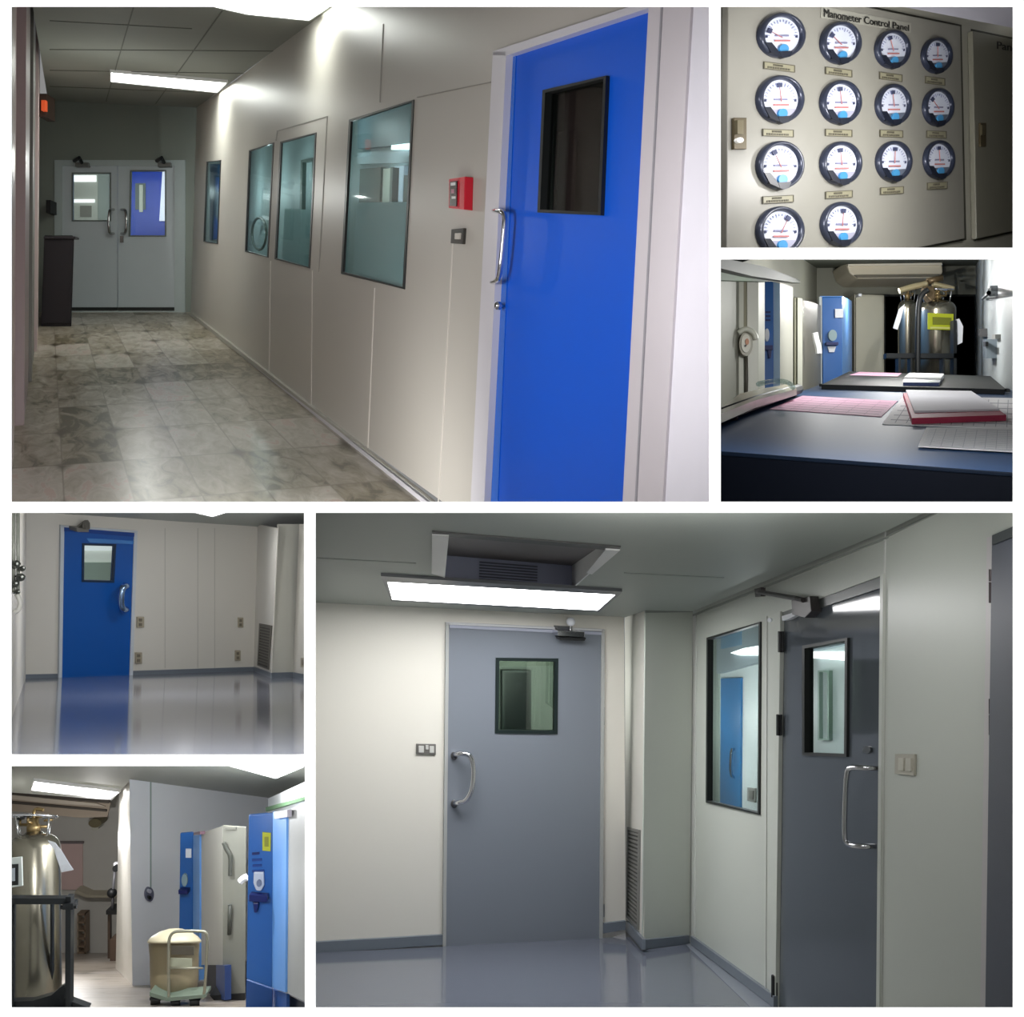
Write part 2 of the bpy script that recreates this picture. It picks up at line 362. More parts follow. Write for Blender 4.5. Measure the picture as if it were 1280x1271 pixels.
    mb = MB(); mb.slab(B, rect(57.5, 250, 63, 266), 0, .3, BLACK); fin(mb, 'wall_phone', label='small black handset box on the end wall above the dark cabinet', cat='phone')
    # left wall with pilasters
    gl = G.hit((14, 564)); LW = Plane(gl, d, u)
    lm = mat('left corridor cladding', (190, 170, 168), .45, var=.05)
    pink = mat('left cladding pinkish', (176, 156, 156), .35, var=.06); dk = mat('left cladding dark', (116, 114, 108), .45, var=.05)
    mb = MB(); mb.slab(LW, [(8, 620), (8, 2), (47, 2), (50, 120), (50, 300), (40, 420)], -.05, 0, lm); struct(mb, 'wall_left')
    # four upright cladding strips, each set a little forward
    for i, (y0, y1, off, m, yt) in enumerate(((640, 566, .02, pink, 2), (532, 478, .07, mat('left cladding mauve', (150, 132, 134), .45), 2), (478, 440, .10, dk, 2), (440, 408, .13, lm, 2))):
        pl = LW.moved(off); xb = lambda y: None
        g0, g1 = G.hit((58 - .139 * (y0 - 248), y0)), G.hit((58 - .139 * (y1 - 248), y1))
        a = gl + d.normalized() * (g0 - gl).dot(d.normalized()); b = gl + d.normalized() * (g1 - gl).dot(d.normalized())
        H = nf * 4.0 * 1
        mb = MB(); o = LW.n * off
        mb.prism([a + o, b + o, b + o + u * 4, a + o + u * 4], -LW.n * off, m)
        struct(mb, 'trim_2')
    # amber exit lamp
    r = root('exit_lamp', LW.hit((54, 146), .5), 'small dark box with a glowing orange lamp high on the left corridor wall', 'lamp')
    mb = MB(); mb.slab(B.moved(3), rect(49, 117, 58, 146), 0, .3, mat('brown box', (50, 36, 28), .5)); fin(mb, 'lamp_housing', r)
    mb = MB(); mb.slab(B.moved(3.3), rect(51.5, 125, 56.5, 138), 0, .08, mat('orange glow', (200, 80, 40), emit=.5)); fin(mb, 'lamp_lens', r)
    # windows in the right wall
    tl = glass('corridor pane', (226, 240, 240), .2); film = mat('frosted film', (196, 214, 220), .5, var=.03)
    for i, q in enumerate(wins):
        r = root('window_1', W.hit(q[3]), ['narrow window farthest along the corridor wall', 'second farthest corridor wall window, left of a close pair', 'right window of the close pair in the corridor wall', 'largest and nearest black framed window in the corridor wall'][i], 'window', kind='structure')
        k = [.9, 1.3, 1.6, 2.4][i]
        mb = MB(); mb.ring(W, q, inset(q, k, k * 1.0), -.012, .006, blackf); fin(mb, 'window_frame', r)
        mb = MB(); mb.slab(W, inset(q, k * .8), -.012, -.01, tl); fin(mb, 'window_pane', r)
        t = [.5, .5, .57, .54][i]
        if i in (2, 3):
            mb = MB(); mb.slab(W, sub(inset(q, k), .17 if i == 3 else .2, t, 1, 1), -.02, -.014, film); fin(mb, 'frosted_film', r)
    # lab rooms behind those windows
    W2 = W.moved(-.9)
    lab = mat('lab wall pale teal', (186, 204, 206), .5, var=.04)
    mb = MB(); mb.slab(W2, [(246, 160), (440, 120), (560, 90), (560, 400), (246, 320)], -.05, 0, lab); struct(mb, 'wall_lab')
    lb2 = mat('lab bluish ceiling', (120, 142, 150), .5); cream = mat('lab cream door', (210, 214, 200), .5); dg = mat('lab dark panel', (96, 110, 104), .5)
    mb = MB(); mb.slab(W2, [(447, 120), (535, 96), (535, 178), (447, 186)], 0, .06, lb2); struct(mb, 'ceiling_lab')
    mb = MB(); mb.slab(W2, [(489, 181.5), (520, 178), (520, 187), (489, 187)], .06, .08, mat('lab light', (255, 255, 255), emit=2.5)); fin(mb, 'ceiling_light', label='small lit lamp seen through the nearest corridor window', cat='ceiling light')
    mb = MB(); mb.slab(W2, [(447, 191), (525, 188), (525, 203), (447, 205)], 0, .05, mat('lab pale beam', (200, 215, 222), .5)); struct(mb, 'trim_3')
    mb = MB(); mb.slab(W2, [(450, 211), (476, 209), (474, 268), (448, 268)], 0, .08, dg); fin(mb, 'lab_cabinet', label='dark greenish cabinet seen through the nearest corridor window', cat='cabinet')
    mb = MB(); mb.slab(W2, [(479, 211), (488, 210), (486, 268), (477, 268)], 0, .08, cream); mb.slab(W2, [(488, 209), (491, 209), (489, 268), (486, 268)], 0, .1, dg); struct(mb, 'door_3')
    mb = MB(); mb.slab(W2, [(493, 208), (505, 207), (502, 268), (491, 268)], 0, .04, mat('lab bright', (225, 238, 255), .5, emit=.25)); mb.slab(W2, [(505, 219), (520, 219), (520, 268), (503, 268)], 0, .06, dg); struct(mb, 'window_2')
    mb = MB(); mb.slab(W2, [(262.5, 205), (276, 205), (273, 297), (262, 300)], .2, .25, mat('lab blue panel', (50, 120, 176), .5)); fin(mb, 'blue_panel', label='blue panel seen through the narrowest corridor window', cat='panel')
    mb = MB(); mb.ring(W2, [(376, 200), (392, 197), (392, 275), (374, 275)], [(378, 203), (390, 201), (390, 262), (377, 262)], 0, .05, dg); fin(mb, 'notice_board', label='dark framed notice board seen through the right window of the close pair', cat='board')
    mb = MB(); mb.tube([W2.hit(p, .1) for p in ell(324, 292, 9, 20, 20)], .02, dg, 6, True); fin(mb, 'stool_ring', label='round dark hoop seen low through the left window of the close pair', cat='hoop')
    for p, w in (((355, 230), 9), ((385, 220), 8), ((325, 240), 12), ((265, 240), 13), ((462, 160), 8), ((500, 220), 6)): fill_point('lab_fill', W2.hit(p) + W2.n * .5, w, (.95, 1, 1))  # unseen fills added to brighten the lab behind the windows
    # blue door
    blue = mat('vivid blue door', (0, 90, 216), .4, var=.03, scale=1)
    r = root('door_4', W.hit((690, 632)), 'large vivid blue door with dark pane in the corridor foreground', 'door', kind='structure')
    wq = [(678, 112.5), (757.5, 94.5), (750.5, 269), (671.5, 265.5)]
    mb = MB(); mb.slab(W, doorq, -.05, -.01, blue, [list(reversed(inset(wq, 1)))]); fin(mb, 'door_leaf', r)
    mb = MB(); mb.slab(W, [(633, 69), (645, 65.5), (622, 632), (605, 632)], -.01, -.006, mat('blue door edge strip', (20, 100, 205), .25)); fin(mb, 'edge_strip', r)
    mb = MB(); mb.ring(W, wq, inset(wq, 3.4, 3.6), -.04, .008, blackf); fin(mb, 'window_gasket', r)
    mb = MB(); mb.slab(W, inset(wq, 2), -.03, -.025, glass('dark door pane', (200, 206, 200), .25)); fin(mb, 'window_pane', r)
    mb = MB(); mb.slab(W, [(616, 64.5), (633, 64.5), (605, 632), (588, 632)], -.02, .03, white)
    mb.slab(W, [(616, 64), (800, 4), (812, 2), (812, 9.5), (633, 69.5), (616, 69)], -.02, .03, white)
    mb.slab(W, [(811, 2), (864, 2), (828, 632), (778, 632)], -.02, .03, mat('frame grey', (214, 208, 212), .4)); mb.slab(W, [(826, 2), (828, 2), (795, 632), (793, 632)], .03, .034, mat('frame groove', (160, 158, 164), .4)); fin(mb, 'door_frame', r)
    mb = MB(); mb.tube(smooth([W.hit((614.5, 263), .0), W.hit((622, 263), .05), W.hit((630.5, 266), .06), W.hit((631, 280), .06), W.hit((625, 342), .06), W.hit((622, 351), .05), W.hit((611.5, 354), .0)], 3), .013, CHROME, 12); fin(mb, 'pull_handle', r, sm=True)
    mb = MB(); c = W.hit((623, 382), .03); mb.ball(c, .022, CHROME); mb.tube([W.hit((621, 382), 0), c], .012, CHROME); fin(mb, 'door_knob', r, sm=True)
    W3 = W.moved(-.5); mb = MB(); mb.slab(W3, [(655, 80), (790, 50), (780, 300), (650, 290)], -.012, 0, mat('dark store wall', (70, 74, 66), .6)); mb.slab(W3, [(676, 100), (694, 98), (690, 275), (668, 275)], 0, .06, mat('grey post', (130, 136, 130), .5)); mb.slab(W3, [(698, 165), (712, 163), (706, 275), (696, 275)], 0, .05, mat('dark locker', (38, 42, 40), .5)); struct(mb, 'wall_store')
    # fire call point and switch
    q = [(561, 223.5), (581, 220.5), (580, 262), (560.5, 260)]
    r = root('fire_call_point', W.hit(q[3]), 'red fire alarm call point box on the corridor wall left of the blue door', 'alarm')
    mb = MB(); mb.slab(W, q, 0, .05, mat('signal red', (205, 24, 48), .35)); fin(mb, 'alarm_box', r, bev=.004)
    mb = MB(); mb.slab(W, sub(q, .06, .1, .5, .92), .05, .056, mat('alarm window dark', (40, 12, 18), .25)); fin(mb, 'break_glass', r)
    mb = MB(); mb.slab(W, sub(q, .12, .14, .4, .24), .056, .058, WHITE); mb.slab(W, sub(q, .15, .36, .32, .5), .056, .058, mat('mauve mark', (170, 110, 130), .4)); mb.slab(W, sub(q, .2, .6, .42, .68), .056, .058, WHITE); fin(mb, 'alarm_legend', r)
    q = [(564, 286.5), (579, 285), (577.5, 305), (563, 304)]
    r = root('light_switch', W.hit(q[3]), 'small square dark light switch with pale centre below the red alarm', 'switch')
    mb = MB(); mb.slab(W, q, 0, .02, mat('switch dark', (52, 50, 46), .4)); fin(mb, 'cover_plate', r, bev=.003)
    mb = MB(); mb.slab(W, sub(q, .33, .3, .72, .7), .02, .03, mat('switch pale', (205, 200, 190), .4)); fin(mb, 'rocker', r)
    # added fill lights with no fixture behind them
    lamp('corridor_fill', P(80, 330, 4.2), V((.42, 1, -.05)), .5, .8, 34, (1, .965, .95))
    fill_point('corridor_fill_point', P(150, 215, 13.5), 30, (.97, 1, .96))
    lamp('corridor_fill', P(700, 318, 3.96), V((.8, .6, 0)), .1, 1.2, 3.2, (1, .97, 1))
room_a()

# ================================================================== ROOM B: the manometer control cabinet
def room_b():
    d = ray(1884, 160); nz = V((0, 0, 1))
    W = Plane(P(901, 160, 4.3), d, nz)
    cab = mat('cabinet khaki enamel', (152, 150, 141), .38, var=.03, scale=2); edge = mat('cabinet edge', (184, 182, 168), .35); gap = mat('cabinet gap', (70, 70, 60), .6)
    BW = Plane(P(1200, 20, 7.6), (1, .25, 0), nz)
    mb = MB(); mb.slab(BW, [(1040, 2), (1272, 2), (1272, 70), (1040, 40)], -.012, 0, mat('room wall lilac white', (206, 204, 214), .5)); struct(mb, 'wall_back')
    mb = MB(); mb.slab(W.moved(-.8), rect(896, 2, 912, 314), -.012, 0, mat('dark side gap', (60, 62, 60), .7)); struct(mb, 'wall_side')
    r = root('control_cabinet', W.hit((1080, 309)), 'khaki metal wall cabinet holding the round pressure gauges', 'cabinet')
    mb = MB(); mb.slab(W, [(907, 2), (1100, 2), (1111, 5), (1272, 36), (1272, 314), (905, 314)], -.03, 0, edge); fin(mb, 'cabinet_body', r)
    g = .008
    d1 = [(910.5, 0.5), (1052, 2.0), (1200.5, 32.5), (1206, 298), (1130, 313), (908.5, 313)]
    mb = MB(); mb.slab(W, [(908.5, 0.5), (1055, 0.5), (1202, 31), (1208, 300), (1130, 315.5), (907, 315.5)], 0, .002, gap); mb.slab(W, [(1214, 36), (1272, 48), (1272, 290), (1219, 301)], 0, .002, gap); fin(mb, 'door_gap', r)
    mb = MB(); mb.slab(W, d1, .002, .03, cab); DR = fin(mb, 'cabinet_door', r, bev=.004)
    d2 = [(1216, 38.5), (1272, 50), (1272, 287.5), (1221, 298.5)]
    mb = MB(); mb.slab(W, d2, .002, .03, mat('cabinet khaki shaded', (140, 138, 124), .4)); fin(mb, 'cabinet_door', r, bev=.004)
    F_ = W.moved(.0315)
    lat = mat('latch bronze', (98, 88, 66), .4, .4)
    for q in (rect(918, 147, 933.5, 186.5), rect(1226, 153.5, 1233, 183)):
        mb = MB(); mb.slab(F_, q, 0, .012, lat); fin(mb, 'latch_plate', r, bev=.002)
        mb = MB(); mb.slab(F_, sub(q, .25, .08, .75, .52), .012, .024, mat('latch lever', (120, 112, 88), .35, .5)); fin(mb, 'latch_lever', r)
        if q[0][0] < 1000:
            mb = MB(); mb.slab(F_, ell(925.5, 175, 4.3, 3.4), .012, .024, mat('latch key glint', (250, 250, 245), .3, .0, emit=.3)); fin(mb, 'key_boss', r)  # bright glint on the key boss put in as a faint glow
    # title strips
    ink = mat('black ink', (28, 28, 26), .6); ink2 = mat('grey ink', (92, 88, 74), .6)
    mb = MB(); mb.slab(F_, [(1027, 7.5), (1139, 29), (1138.5, 41), (1026, 22)], 0, .002, mat('title strip', (172, 171, 160), .4)); ts = fin(mb, 'title_strip', r)
    text_quad('Manometer Control Panel', F_.moved(.002), [(1030, 10.5), (1136, 31), (1136, 38.8), (1030, 21)], ink, 'title_lettering', r)
    text_quad('Pane', F_, [(1246, 51.5), (1271, 55.5), (1271, 65), (1246, 61)], ink, 'title_lettering', r)
    # gauges
    bez = mat('gauge bezel slate', (50, 56, 74), .3, .2); dial = mat('gauge dial white', (226, 232, 248), .45, var=.02); blu = mat('gauge blue badge', (70, 150, 205), .4); drk = mat('gauge dark foot', (22, 28, 44), .4)
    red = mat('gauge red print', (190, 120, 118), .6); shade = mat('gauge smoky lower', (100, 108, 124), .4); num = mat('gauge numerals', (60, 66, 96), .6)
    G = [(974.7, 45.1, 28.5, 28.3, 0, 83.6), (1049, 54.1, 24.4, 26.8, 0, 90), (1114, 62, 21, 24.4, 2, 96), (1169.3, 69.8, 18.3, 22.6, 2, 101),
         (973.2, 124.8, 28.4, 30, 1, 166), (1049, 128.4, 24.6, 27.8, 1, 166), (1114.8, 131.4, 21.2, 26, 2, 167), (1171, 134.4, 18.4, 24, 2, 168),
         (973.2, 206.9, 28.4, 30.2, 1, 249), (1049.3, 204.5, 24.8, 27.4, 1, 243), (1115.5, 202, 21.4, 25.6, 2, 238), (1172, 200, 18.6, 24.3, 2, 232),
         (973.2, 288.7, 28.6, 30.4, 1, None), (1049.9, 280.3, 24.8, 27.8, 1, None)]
    needles = [200, 215, 250, 270, 262, 262, 262, 222, 240, 262, 272, 265, 300, 275]
    rows = ['top', 'second', 'third', 'bottom']; cols = ['first', 'second', 'third', 'fourth']
    for i, (cx, cy, rx, ry, st, ly) in enumerate(G):
        rw, cl = i // 4, i % 4
        extra = {12: 'gauge cut by the edge, '}.get(i, 'round white pressure gauge, ')
        c0 = F_.hit((cx, cy)); Ux = (F_.hit((cx + 1, cy)) - F_.hit((cx - 1, cy))) / 2; Uy = (F_.hit((cx, cy + 1)) - F_.hit((cx, cy - 1))) / 2
        def M(s, t, hh): return c0 + Ux * (s * rx) + Uy * (t * ry) + F_.n * hh
        r = root('pressure_gauge', c0, extra + rows[rw] + ' row, ' + cols[cl] + ' column from left on the khaki cabinet', 'gauge', 'round pressure gauges on the control cabinet')
        n = 40
        def disc(mb, R, h0, h1, m, cxs=0, cys=0, a0=0, a1=360, ky=1):
            k = n if a1 - a0 == 360 else 24
            pts = [M(cxs + R * math.cos(math.radians(a0 + (a1 - a0) * j / (k if a1 - a0 == 360 else k - 1))), cys + ky * R * math.sin(math.radians(a0 + (a1 - a0) * j / (k if a1 - a0 == 360 else k - 1))), h1) for j in range(k)]
            mb.prism(pts, F_.n * (h0 - h1), m)
        mb = MB(); prof = [(1.0, 0), (1.0, .012), (.97, .02), (.9, .023), (.84, .02), (.81, .01), (.81, 0)]
        vs = []; fs = []
        for (R, hh) in prof: vs += [M(R * math.cos(2 * math.pi * j / n), R * math.sin(2 * math.pi * j / n), hh) for j in range(n)]
        for a in range(len(prof) - 1):
            for j in range(n): fs.append([a * n + j, a * n + (j + 1) % n, (a + 1) * n + (j + 1) % n, (a + 1) * n + j])
        mb.add(vs, fs, bez); fin(mb, 'gauge_bezel', r, sm=True)
        mb = MB(); disc(mb, .82, 0, .006, dial); fin(mb, 'gauge_dial', r)
        # notch at lower left and dark foot at the bottom
        mb = MB(); mb.prism([M(-.86, .34, .025), M(-.60, .34, .025), (M(-.28, .76, .025)), M(-.2, .97, .025), M(-.62, .78, .025)], F_.n * -.02, drk)
        mb.prism([M(-.28, .74, .026), M(.3, .72, .026), M(.2, .98, .026), M(-.05, 1.04, .026), M(-.2, .98, .026)], F_.n * -.02, drk); fin(mb, 'gauge_foot', r)
        if st:
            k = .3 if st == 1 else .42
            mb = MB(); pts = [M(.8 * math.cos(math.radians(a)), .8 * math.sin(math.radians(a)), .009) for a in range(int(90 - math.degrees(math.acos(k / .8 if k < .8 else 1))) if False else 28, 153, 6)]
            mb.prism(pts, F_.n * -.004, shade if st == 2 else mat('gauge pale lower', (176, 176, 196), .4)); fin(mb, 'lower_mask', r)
        mb = MB(); disc(mb, .2, .01, .018, blu, .02, .6); fin(mb, 'blue_badge', r)
        # printed scale, numerals, red line
        mb = MB()
        for a in range(180, 361, 12):
            ca, sa = math.cos(math.radians(a)), math.sin(math.radians(a)); w = .012
            r0 = .6 if a % 36 else .54
            mb.prism([M(ca * r0 - sa * w, sa * r0 + ca * w, .0105), M(ca * .7 - sa * w, sa * .7 + ca * w, .0105), M(ca * .7 + sa * w, sa * .7 - ca * w, .0105), M(ca * r0 + sa * w, sa * r0 - ca * w, .0105)], F_.n * -.002, mat('scale tick', (150, 156, 190), .6))
        for (a, b, c, e) in ((-.3, -.03, .3, .04),): mb.prism([M(a, b, .0105), M(c, b, .0105), M(c, e, .0105), M(a, e, .0105)], F_.n * -.002, mat('pale print', (130, 130, 160), .6))
        mb.prism([M(-.34, .2, .0125), M(.34, .2, .0125), M(.34, .27, .0125), M(-.34, .27, .0125)], F_.n * -.002, red)
        for s in (-1, 1): mb.prism([M(s * .66 - .04, -.02, .0105), M(s * .66 + .04, -.02, .0105), M(s * .66 + .04, .1, .0105), M(s * .66 - .04, .1, .0105)], F_.n * -.002, num)
        fin(mb, 'dial_print', r)
        a = needles[i]; ca, sa = math.cos(math.radians(a)), math.sin(math.radians(a)); w = .10
        mb = MB(); mb.prism([M(ca * .5 - sa * w, sa * .5 + ca * w, .014), M(ca * .68 - sa * w, sa * .68 + ca * w, .014), M(ca * .68 + sa * w, sa * .68 - ca * w, .014), M(ca * .5 + sa * w, sa * .5 - ca * w, .014)], F_.n * -.004, num)
        mb.prism([M(-sa * .012, .1 + ca * .012, .0135), M(ca * .6, .0 + sa * .6, .0135), M(sa * .012, .1 - ca * .012, .0135)], F_.n * -.003, red); fin(mb, 'needle', r)
        if ly:
            lw = rx * .68; lh = 4.6
            sk = (cy - 160) / (cx - 1884)
            q = [(cx - lw, ly - lh - lw * sk), (cx + lw, ly - lh + lw * sk), (cx + lw, ly + lh + lw * sk), (cx - lw, ly + lh - lw * sk)]
            r = root('name_plate', F_.hit((cx, ly)), 'small engraved name plate under the gauge, ' + rows[rw] + ' row, ' + cols[cl] + ' column', 'label', 'name plates under the gauges')
            mb = MB(); mb.slab(F_, q, 0, .003, mat('plate tan', (150, 146, 122), .4)); fin(mb, 'plate', r)
            mb = MB(); mb.ring(F_, q, inset(q, .8), .003, .005, ink2); fin(mb, 'plate_border', r) if rw else fin(mb, 'plate_border', r)
            mb = MB()
            for (s0, t0, s1, t1) in ((.3, .2, .62, .45), (.12, .58, .86, .82)):
                for k in range(9):
                    a_ = s0 + (s1 - s0) * k / 9; mb.slab(F_, sub(q, a_, t0, a_ + (s1 - s0) / 9 * .7, t1), .003, .005, ink2)
            fin(mb, 'plate_print', r)
    lamp('cabinet_room_fill', P(1235, 110, 3.96), V((.05, 1, -.05)), .12, .4, 13.5, (1, .99, 1))  # lights of this room are added fills, no lamp is visible
    lamp('cabinet_room_fill', P(1000, 30, 3.96), V((.35, 1, -.4)), .3, .05, 1.5, (1, .98, 1))
    fill_point('cabinet_room_fill_point', P(1225, 20, 7.0), 5, (1, .99, 1)); fill_point('cabinet_room_fill_point', P(1130, 5, 6.9), 3, (1, .99, 1)); fill_point('cabinet_room_fill_point', P(1255, 160, 4.8), 13, (1, .98, .96))
room_b()

# ================================================================== shared lab equipment
BLUE1 = mat('freezer mid blue', (40, 98, 170), .35, var=.04); BLUE2 = mat('freezer light blue', (104, 156, 222), .4, var=.03); NAVY = mat('freezer navy', (12, 28, 92), .4)
TAG = mat('white paper tag', (232, 234, 240), .7); STL2 = mat('dewar steel', (140, 135, 121), .24, .92, var=.2, scale=1.2); STLT = mat('dewar valve brass', (150, 128, 88), .35, .7)
RACKM = mat('rack black steel', (16, 20, 24), .4)
def dewar(base, R, H, up, label, group=None, parts=True, ang=0.):
    """liquid nitrogen dewar: ribbed steel body, domed shoulder, neck, ring handle on posts, valves"""
    up = V(up).normalized(); x = V((1, 0, 0)); y = up.cross(x).normalized()
    r = root('nitrogen_dewar', base, label, 'gas tank', group)
    mb = MB(); prof = [(R * .9, 0), (R, .03 * H), (R, .80 * H)] + [(R * (.42 + .58 * math.cos(t)), .80 * H + .085 * H * math.sin(t)) for t in [.25, .5, .8, 1.1, 1.4, 1.57]] + [(R * .3, .9 * H)]
    mb.lathe(base, up, prof, STL2, 48); fin(mb, 'tank_body', r, sm=True)
    mb = MB(); mb.lathe(V(base) + up * .895 * H, up, [(R * .26, 0), (R * .26, .04 * H), (R * .18, .05 * H), (R * .18, .08 * H)], STLT, 20); fin(mb, 'tank_neck', r, sm=True)
    top = V(base) + up * H * .985
    mb = MB(); mb.tube([top + (x * math.cos(2 * math.pi * k / 32) + y * math.sin(2 * math.pi * k / 32)) * R * .86 for k in range(32)], R * .05, CHROME, 8, True); fin(mb, 'ring_handle', r, sm=True)
    for k in range(4):
        a = math.pi / 4 + k * math.pi / 2 + ang; dd = x * math.cos(a) + y * math.sin(a)
        mb = MB(); mb.tube([V(base) + dd * R * .7 + up * H * .85, top + dd * R * .86], R * .04, STEEL, 8); fin(mb, 'ring_post', r, sm=True)
    for a, hh, ln in ((.2, .93, .55), (2.9, .94, .6), (4.6, .95, .45), (1.4, .95, .3)):
        dd = x * math.cos(a) + y * math.sin(a); c = V(base) + up * H * hh
        mb = MB(); mb.tube([c, c + dd * R * ln], R * .06, STLT, 8); mb.tube([c + dd * R * ln - up * R * .02, c + dd * R * ln + up * R * .2], R * .05, STLT, 8)
        mb.lathe(c + dd * R * ln + up * R * .2, up, [(R * .16, 0), (R * .18, R * .04), (R * .16, R * .09)], BLACK if a > 2 else STLT, 14); fin(mb, 'valve', r, sm=True)
    mb = MB(); mb.tube(smooth([V(base) + up * H * .95, V(base) + up * H * 1.03, V(base) + up * H * 1.02 + x * R * .4], 2), R * .07, STLT, 8); fin(mb, 'outlet_pipe', r, sm=True)
    return r

# ================================================================== ROOM C: the bench and freezers
def room_c():
    d = ray(1166, 428); e = ray(1166, 428) * 1 - ray(-960, 428) * 1; nb = e.cross(d).normalized(); nb = nb if nb.z > 0 else -nb
    h = V((1, 0, 0))
    T = Plane(P(1268, 592, 4.35), d, e)                # bench top
    u = V((0, 0, 1))
    def D(y): return frontal(y, u)
    wall = mat('lab room grey wall', (138, 138, 126), .6, var=.04); wallr = mat('lab room pale wall', (172, 178, 180), .55, var=.03); green = mat('dark green shade', (44, 66, 40), .7)
    ceil = mat('lab room ceiling', (96, 100, 88), .8)
    BK = D(22)
    mb = MB(); mb.slab(BK, [(1015, 320), (1228, 320), (1226, 480), (1015, 500)], -.012, 0, wall, [list(reversed(rect(1105, 369, 1219, 478)))]); struct(mb, 'wall_back')
    cw = BK.hit((1021, 480)); LW = Plane(cw, d, u)
    mb = MB(); mb.slab(LW, [(896, 338), (958, 318), (1021.5, 318), (1021.5, 500), (896, 520)], -.012, 0, wall); struct(mb, 'wall_left')
    RW = Plane(BK.hit((1219.5, 480)), d, u)
    mb = MB(); mb.slab(RW, [(1219.5, 318), (1273, 318), (1273, 498), (1219.5, 480)], -.012, 0, wallr); struct(mb, 'wall_right')
    # ceiling, rising toward the viewer
    c1, c2 = BK.hit((1021, 335)), BK.hit((1222, 332))
    CP = Plane(c1, c2 - c1, d)
    mb = MB(); mb.slab(CP, [(896, 318), (1273, 318), (1273, 326), (1221, 333), (1021, 335.5), (896, 328)], -.012, 0, ceil); struct(mb, 'ceiling')
    LG = LW.moved(.25)
    mb = MB(); mb.slab(LG, [(896, 330), (904, 332), (960, 349), (962, 352), (896, 350)], 0, .1, green); struct(mb, 'cabinet_top_shade')  # green-dark band stands in for the shadow over the cabinet tops
    mb = MB(); mb.slab(LG, [(896, 321), (955, 333), (1000, 350), (1000, 354), (940, 345), (896, 334)], .1, .2, mat('grey cable duct', (50, 54, 48), .6)); struct(mb, 'trim_5')
    # split unit air conditioner on the back wall
    r = root('air_conditioner', BK.hit((1060, 346)), 'long cream wall air conditioner at the ceiling above the nitrogen tanks', 'air conditioner')
    mb = MB(); mb.slab(BK, [(1057, 326), (1177, 326), (1179, 340), (1174, 347), (1072, 348), (1062, 341)], 0, .9, mat('ac cream', (222, 212, 190), .45)); fin(mb, 'unit_body', r, bev=.03)
    mb = MB(); mb.slab(BK.moved(.9), [(1060, 327), (1177, 327), (1178, 331), (1060, 332)], 0, .05, mat('ac bright', (240, 232, 214), .4)); fin(mb, 'top_panel', r)
    mb = MB(); mb.slab(BK.moved(.9), [(1068, 343.5), (1175, 342.5), (1173, 345.5), (1072, 346.5)], 0, .04, mat('ac louvre', (120, 114, 100), .5)); fin(mb, 'louvre', r)
    # floor of that room, dark below the benches
    mb = MB(); mb.slab(Plane(T.o - nb * 1.2, d, e), rect(896, 500, 1273, 632), -.012, 0, mat('room c floor', (90, 86, 80), .6)); struct(mb, 'floor')
    # dark alcove behind the tanks
    A = BK.moved(-2); mb = MB(); mb.slab(A, rect(1090, 355, 1235, 490), -.012, 0, mat('alcove dark', (32, 32, 34), .6)); struct(mb, 'wall_alcove')
    mb = MB(); mb.ring(BK, rect(1104.5, 368, 1220, 480), rect(1107, 370.5, 1217.5, 481), -.02, .06, BLACK); struct(mb, 'trim_6')
    mb = MB(); mb.slab(BK, [(1107, 371), (1124, 371), (1124, 470), (1107, 470)], -1.2, -.9, mat('alcove locker grey', (108, 106, 112), .5)); fin(mb, 'locker', label='grey locker front in the dark alcove left of the nitrogen tanks', cat='locker')
    for q, lb in (((1106, 440, 1123, 443.5), 'left pale board in the dark alcove behind the tanks'), ((1199, 441, 1216, 446.5), 'right cream board in the dark alcove behind the tanks')):
        mb = MB(); mb.slab(BK, rect(*q), -.4, -.1, mat('alcove cream', (196, 184, 148), .5)); fin(mb, 'shelf_board', label=lb, cat='shelf')
    # --- freezers and cabinets along the left wall
    grey = mat('freezer body grey', (178, 178, 166), .45, var=.03); pale = mat('cabinet pale', (206, 206, 192), .45, var=.03)
    def box(plane, q, length, m, name, parent): mb = MB(); mb.prism([plane.hit(p) for p in q], d * length, m); return fin(mb, name, parent)
    base_y = 520
    D1 = D(13.2); r = root('cabinet', D1.hit((930, 505)), 'tall pale cabinet with round dial device at the far left', 'cabinet')
    box(D1, [(896, 340), (905, 345), (948, 349), (948, 505), (896, 515)], .5, pale, 'cabinet_body', r)
    mb = MB(); mb.slab(D1, rect(905, 348, 929.5, 506), 0, .04, pale); fin(mb, 'cabinet_door', r)
    mb = MB(); mb.slab(D1, rect(934, 349, 947.5, 506), 0, .04, mat('cabinet cream lit', (222, 222, 212), .45)); fin(mb, 'cabinet_door', r)
    mb = MB(); mb.slab(D1, rect(929.5, 348, 934, 412), 0, .02, mat('seam olive', (150, 146, 124), .6)); fin(mb, 'door_gap', r)
    r = root('dial_device', D1.hit((932, 445)), 'round pale dial device hanging on the cabinet with a cable below', 'device')
    mb = MB(); mb.slab(D1, ell(932.5, 430, 8.5, 15), .05, .16, mat('dial rim', (160, 156, 140), .4)); fin(mb, 'dial_rim', r, bev=.01)
    mb = MB(); mb.slab(D1, ell(932.5, 429, 6, 11.5), .16, .18, mat('dial face', (208, 204, 190), .4)); mb.slab(D1, ell(934, 427, 2.2, 4), .18, .2, mat('dial pinkish mark', (196, 140, 110), .5)); mb.slab(D1, ell(932, 432, 1.2, 1.2), .18, .2, BLACK); fin(mb, 'dial_face', r)
    mb = MB(); mb.tube([D1.hit((932.5, 444), .08), D1.hit((933, 475), .06), D1.hit((932.5, 496), .06)], .02, mat('cable', (80, 76, 66)), 6); fin(mb, 'cable', r, sm=True)
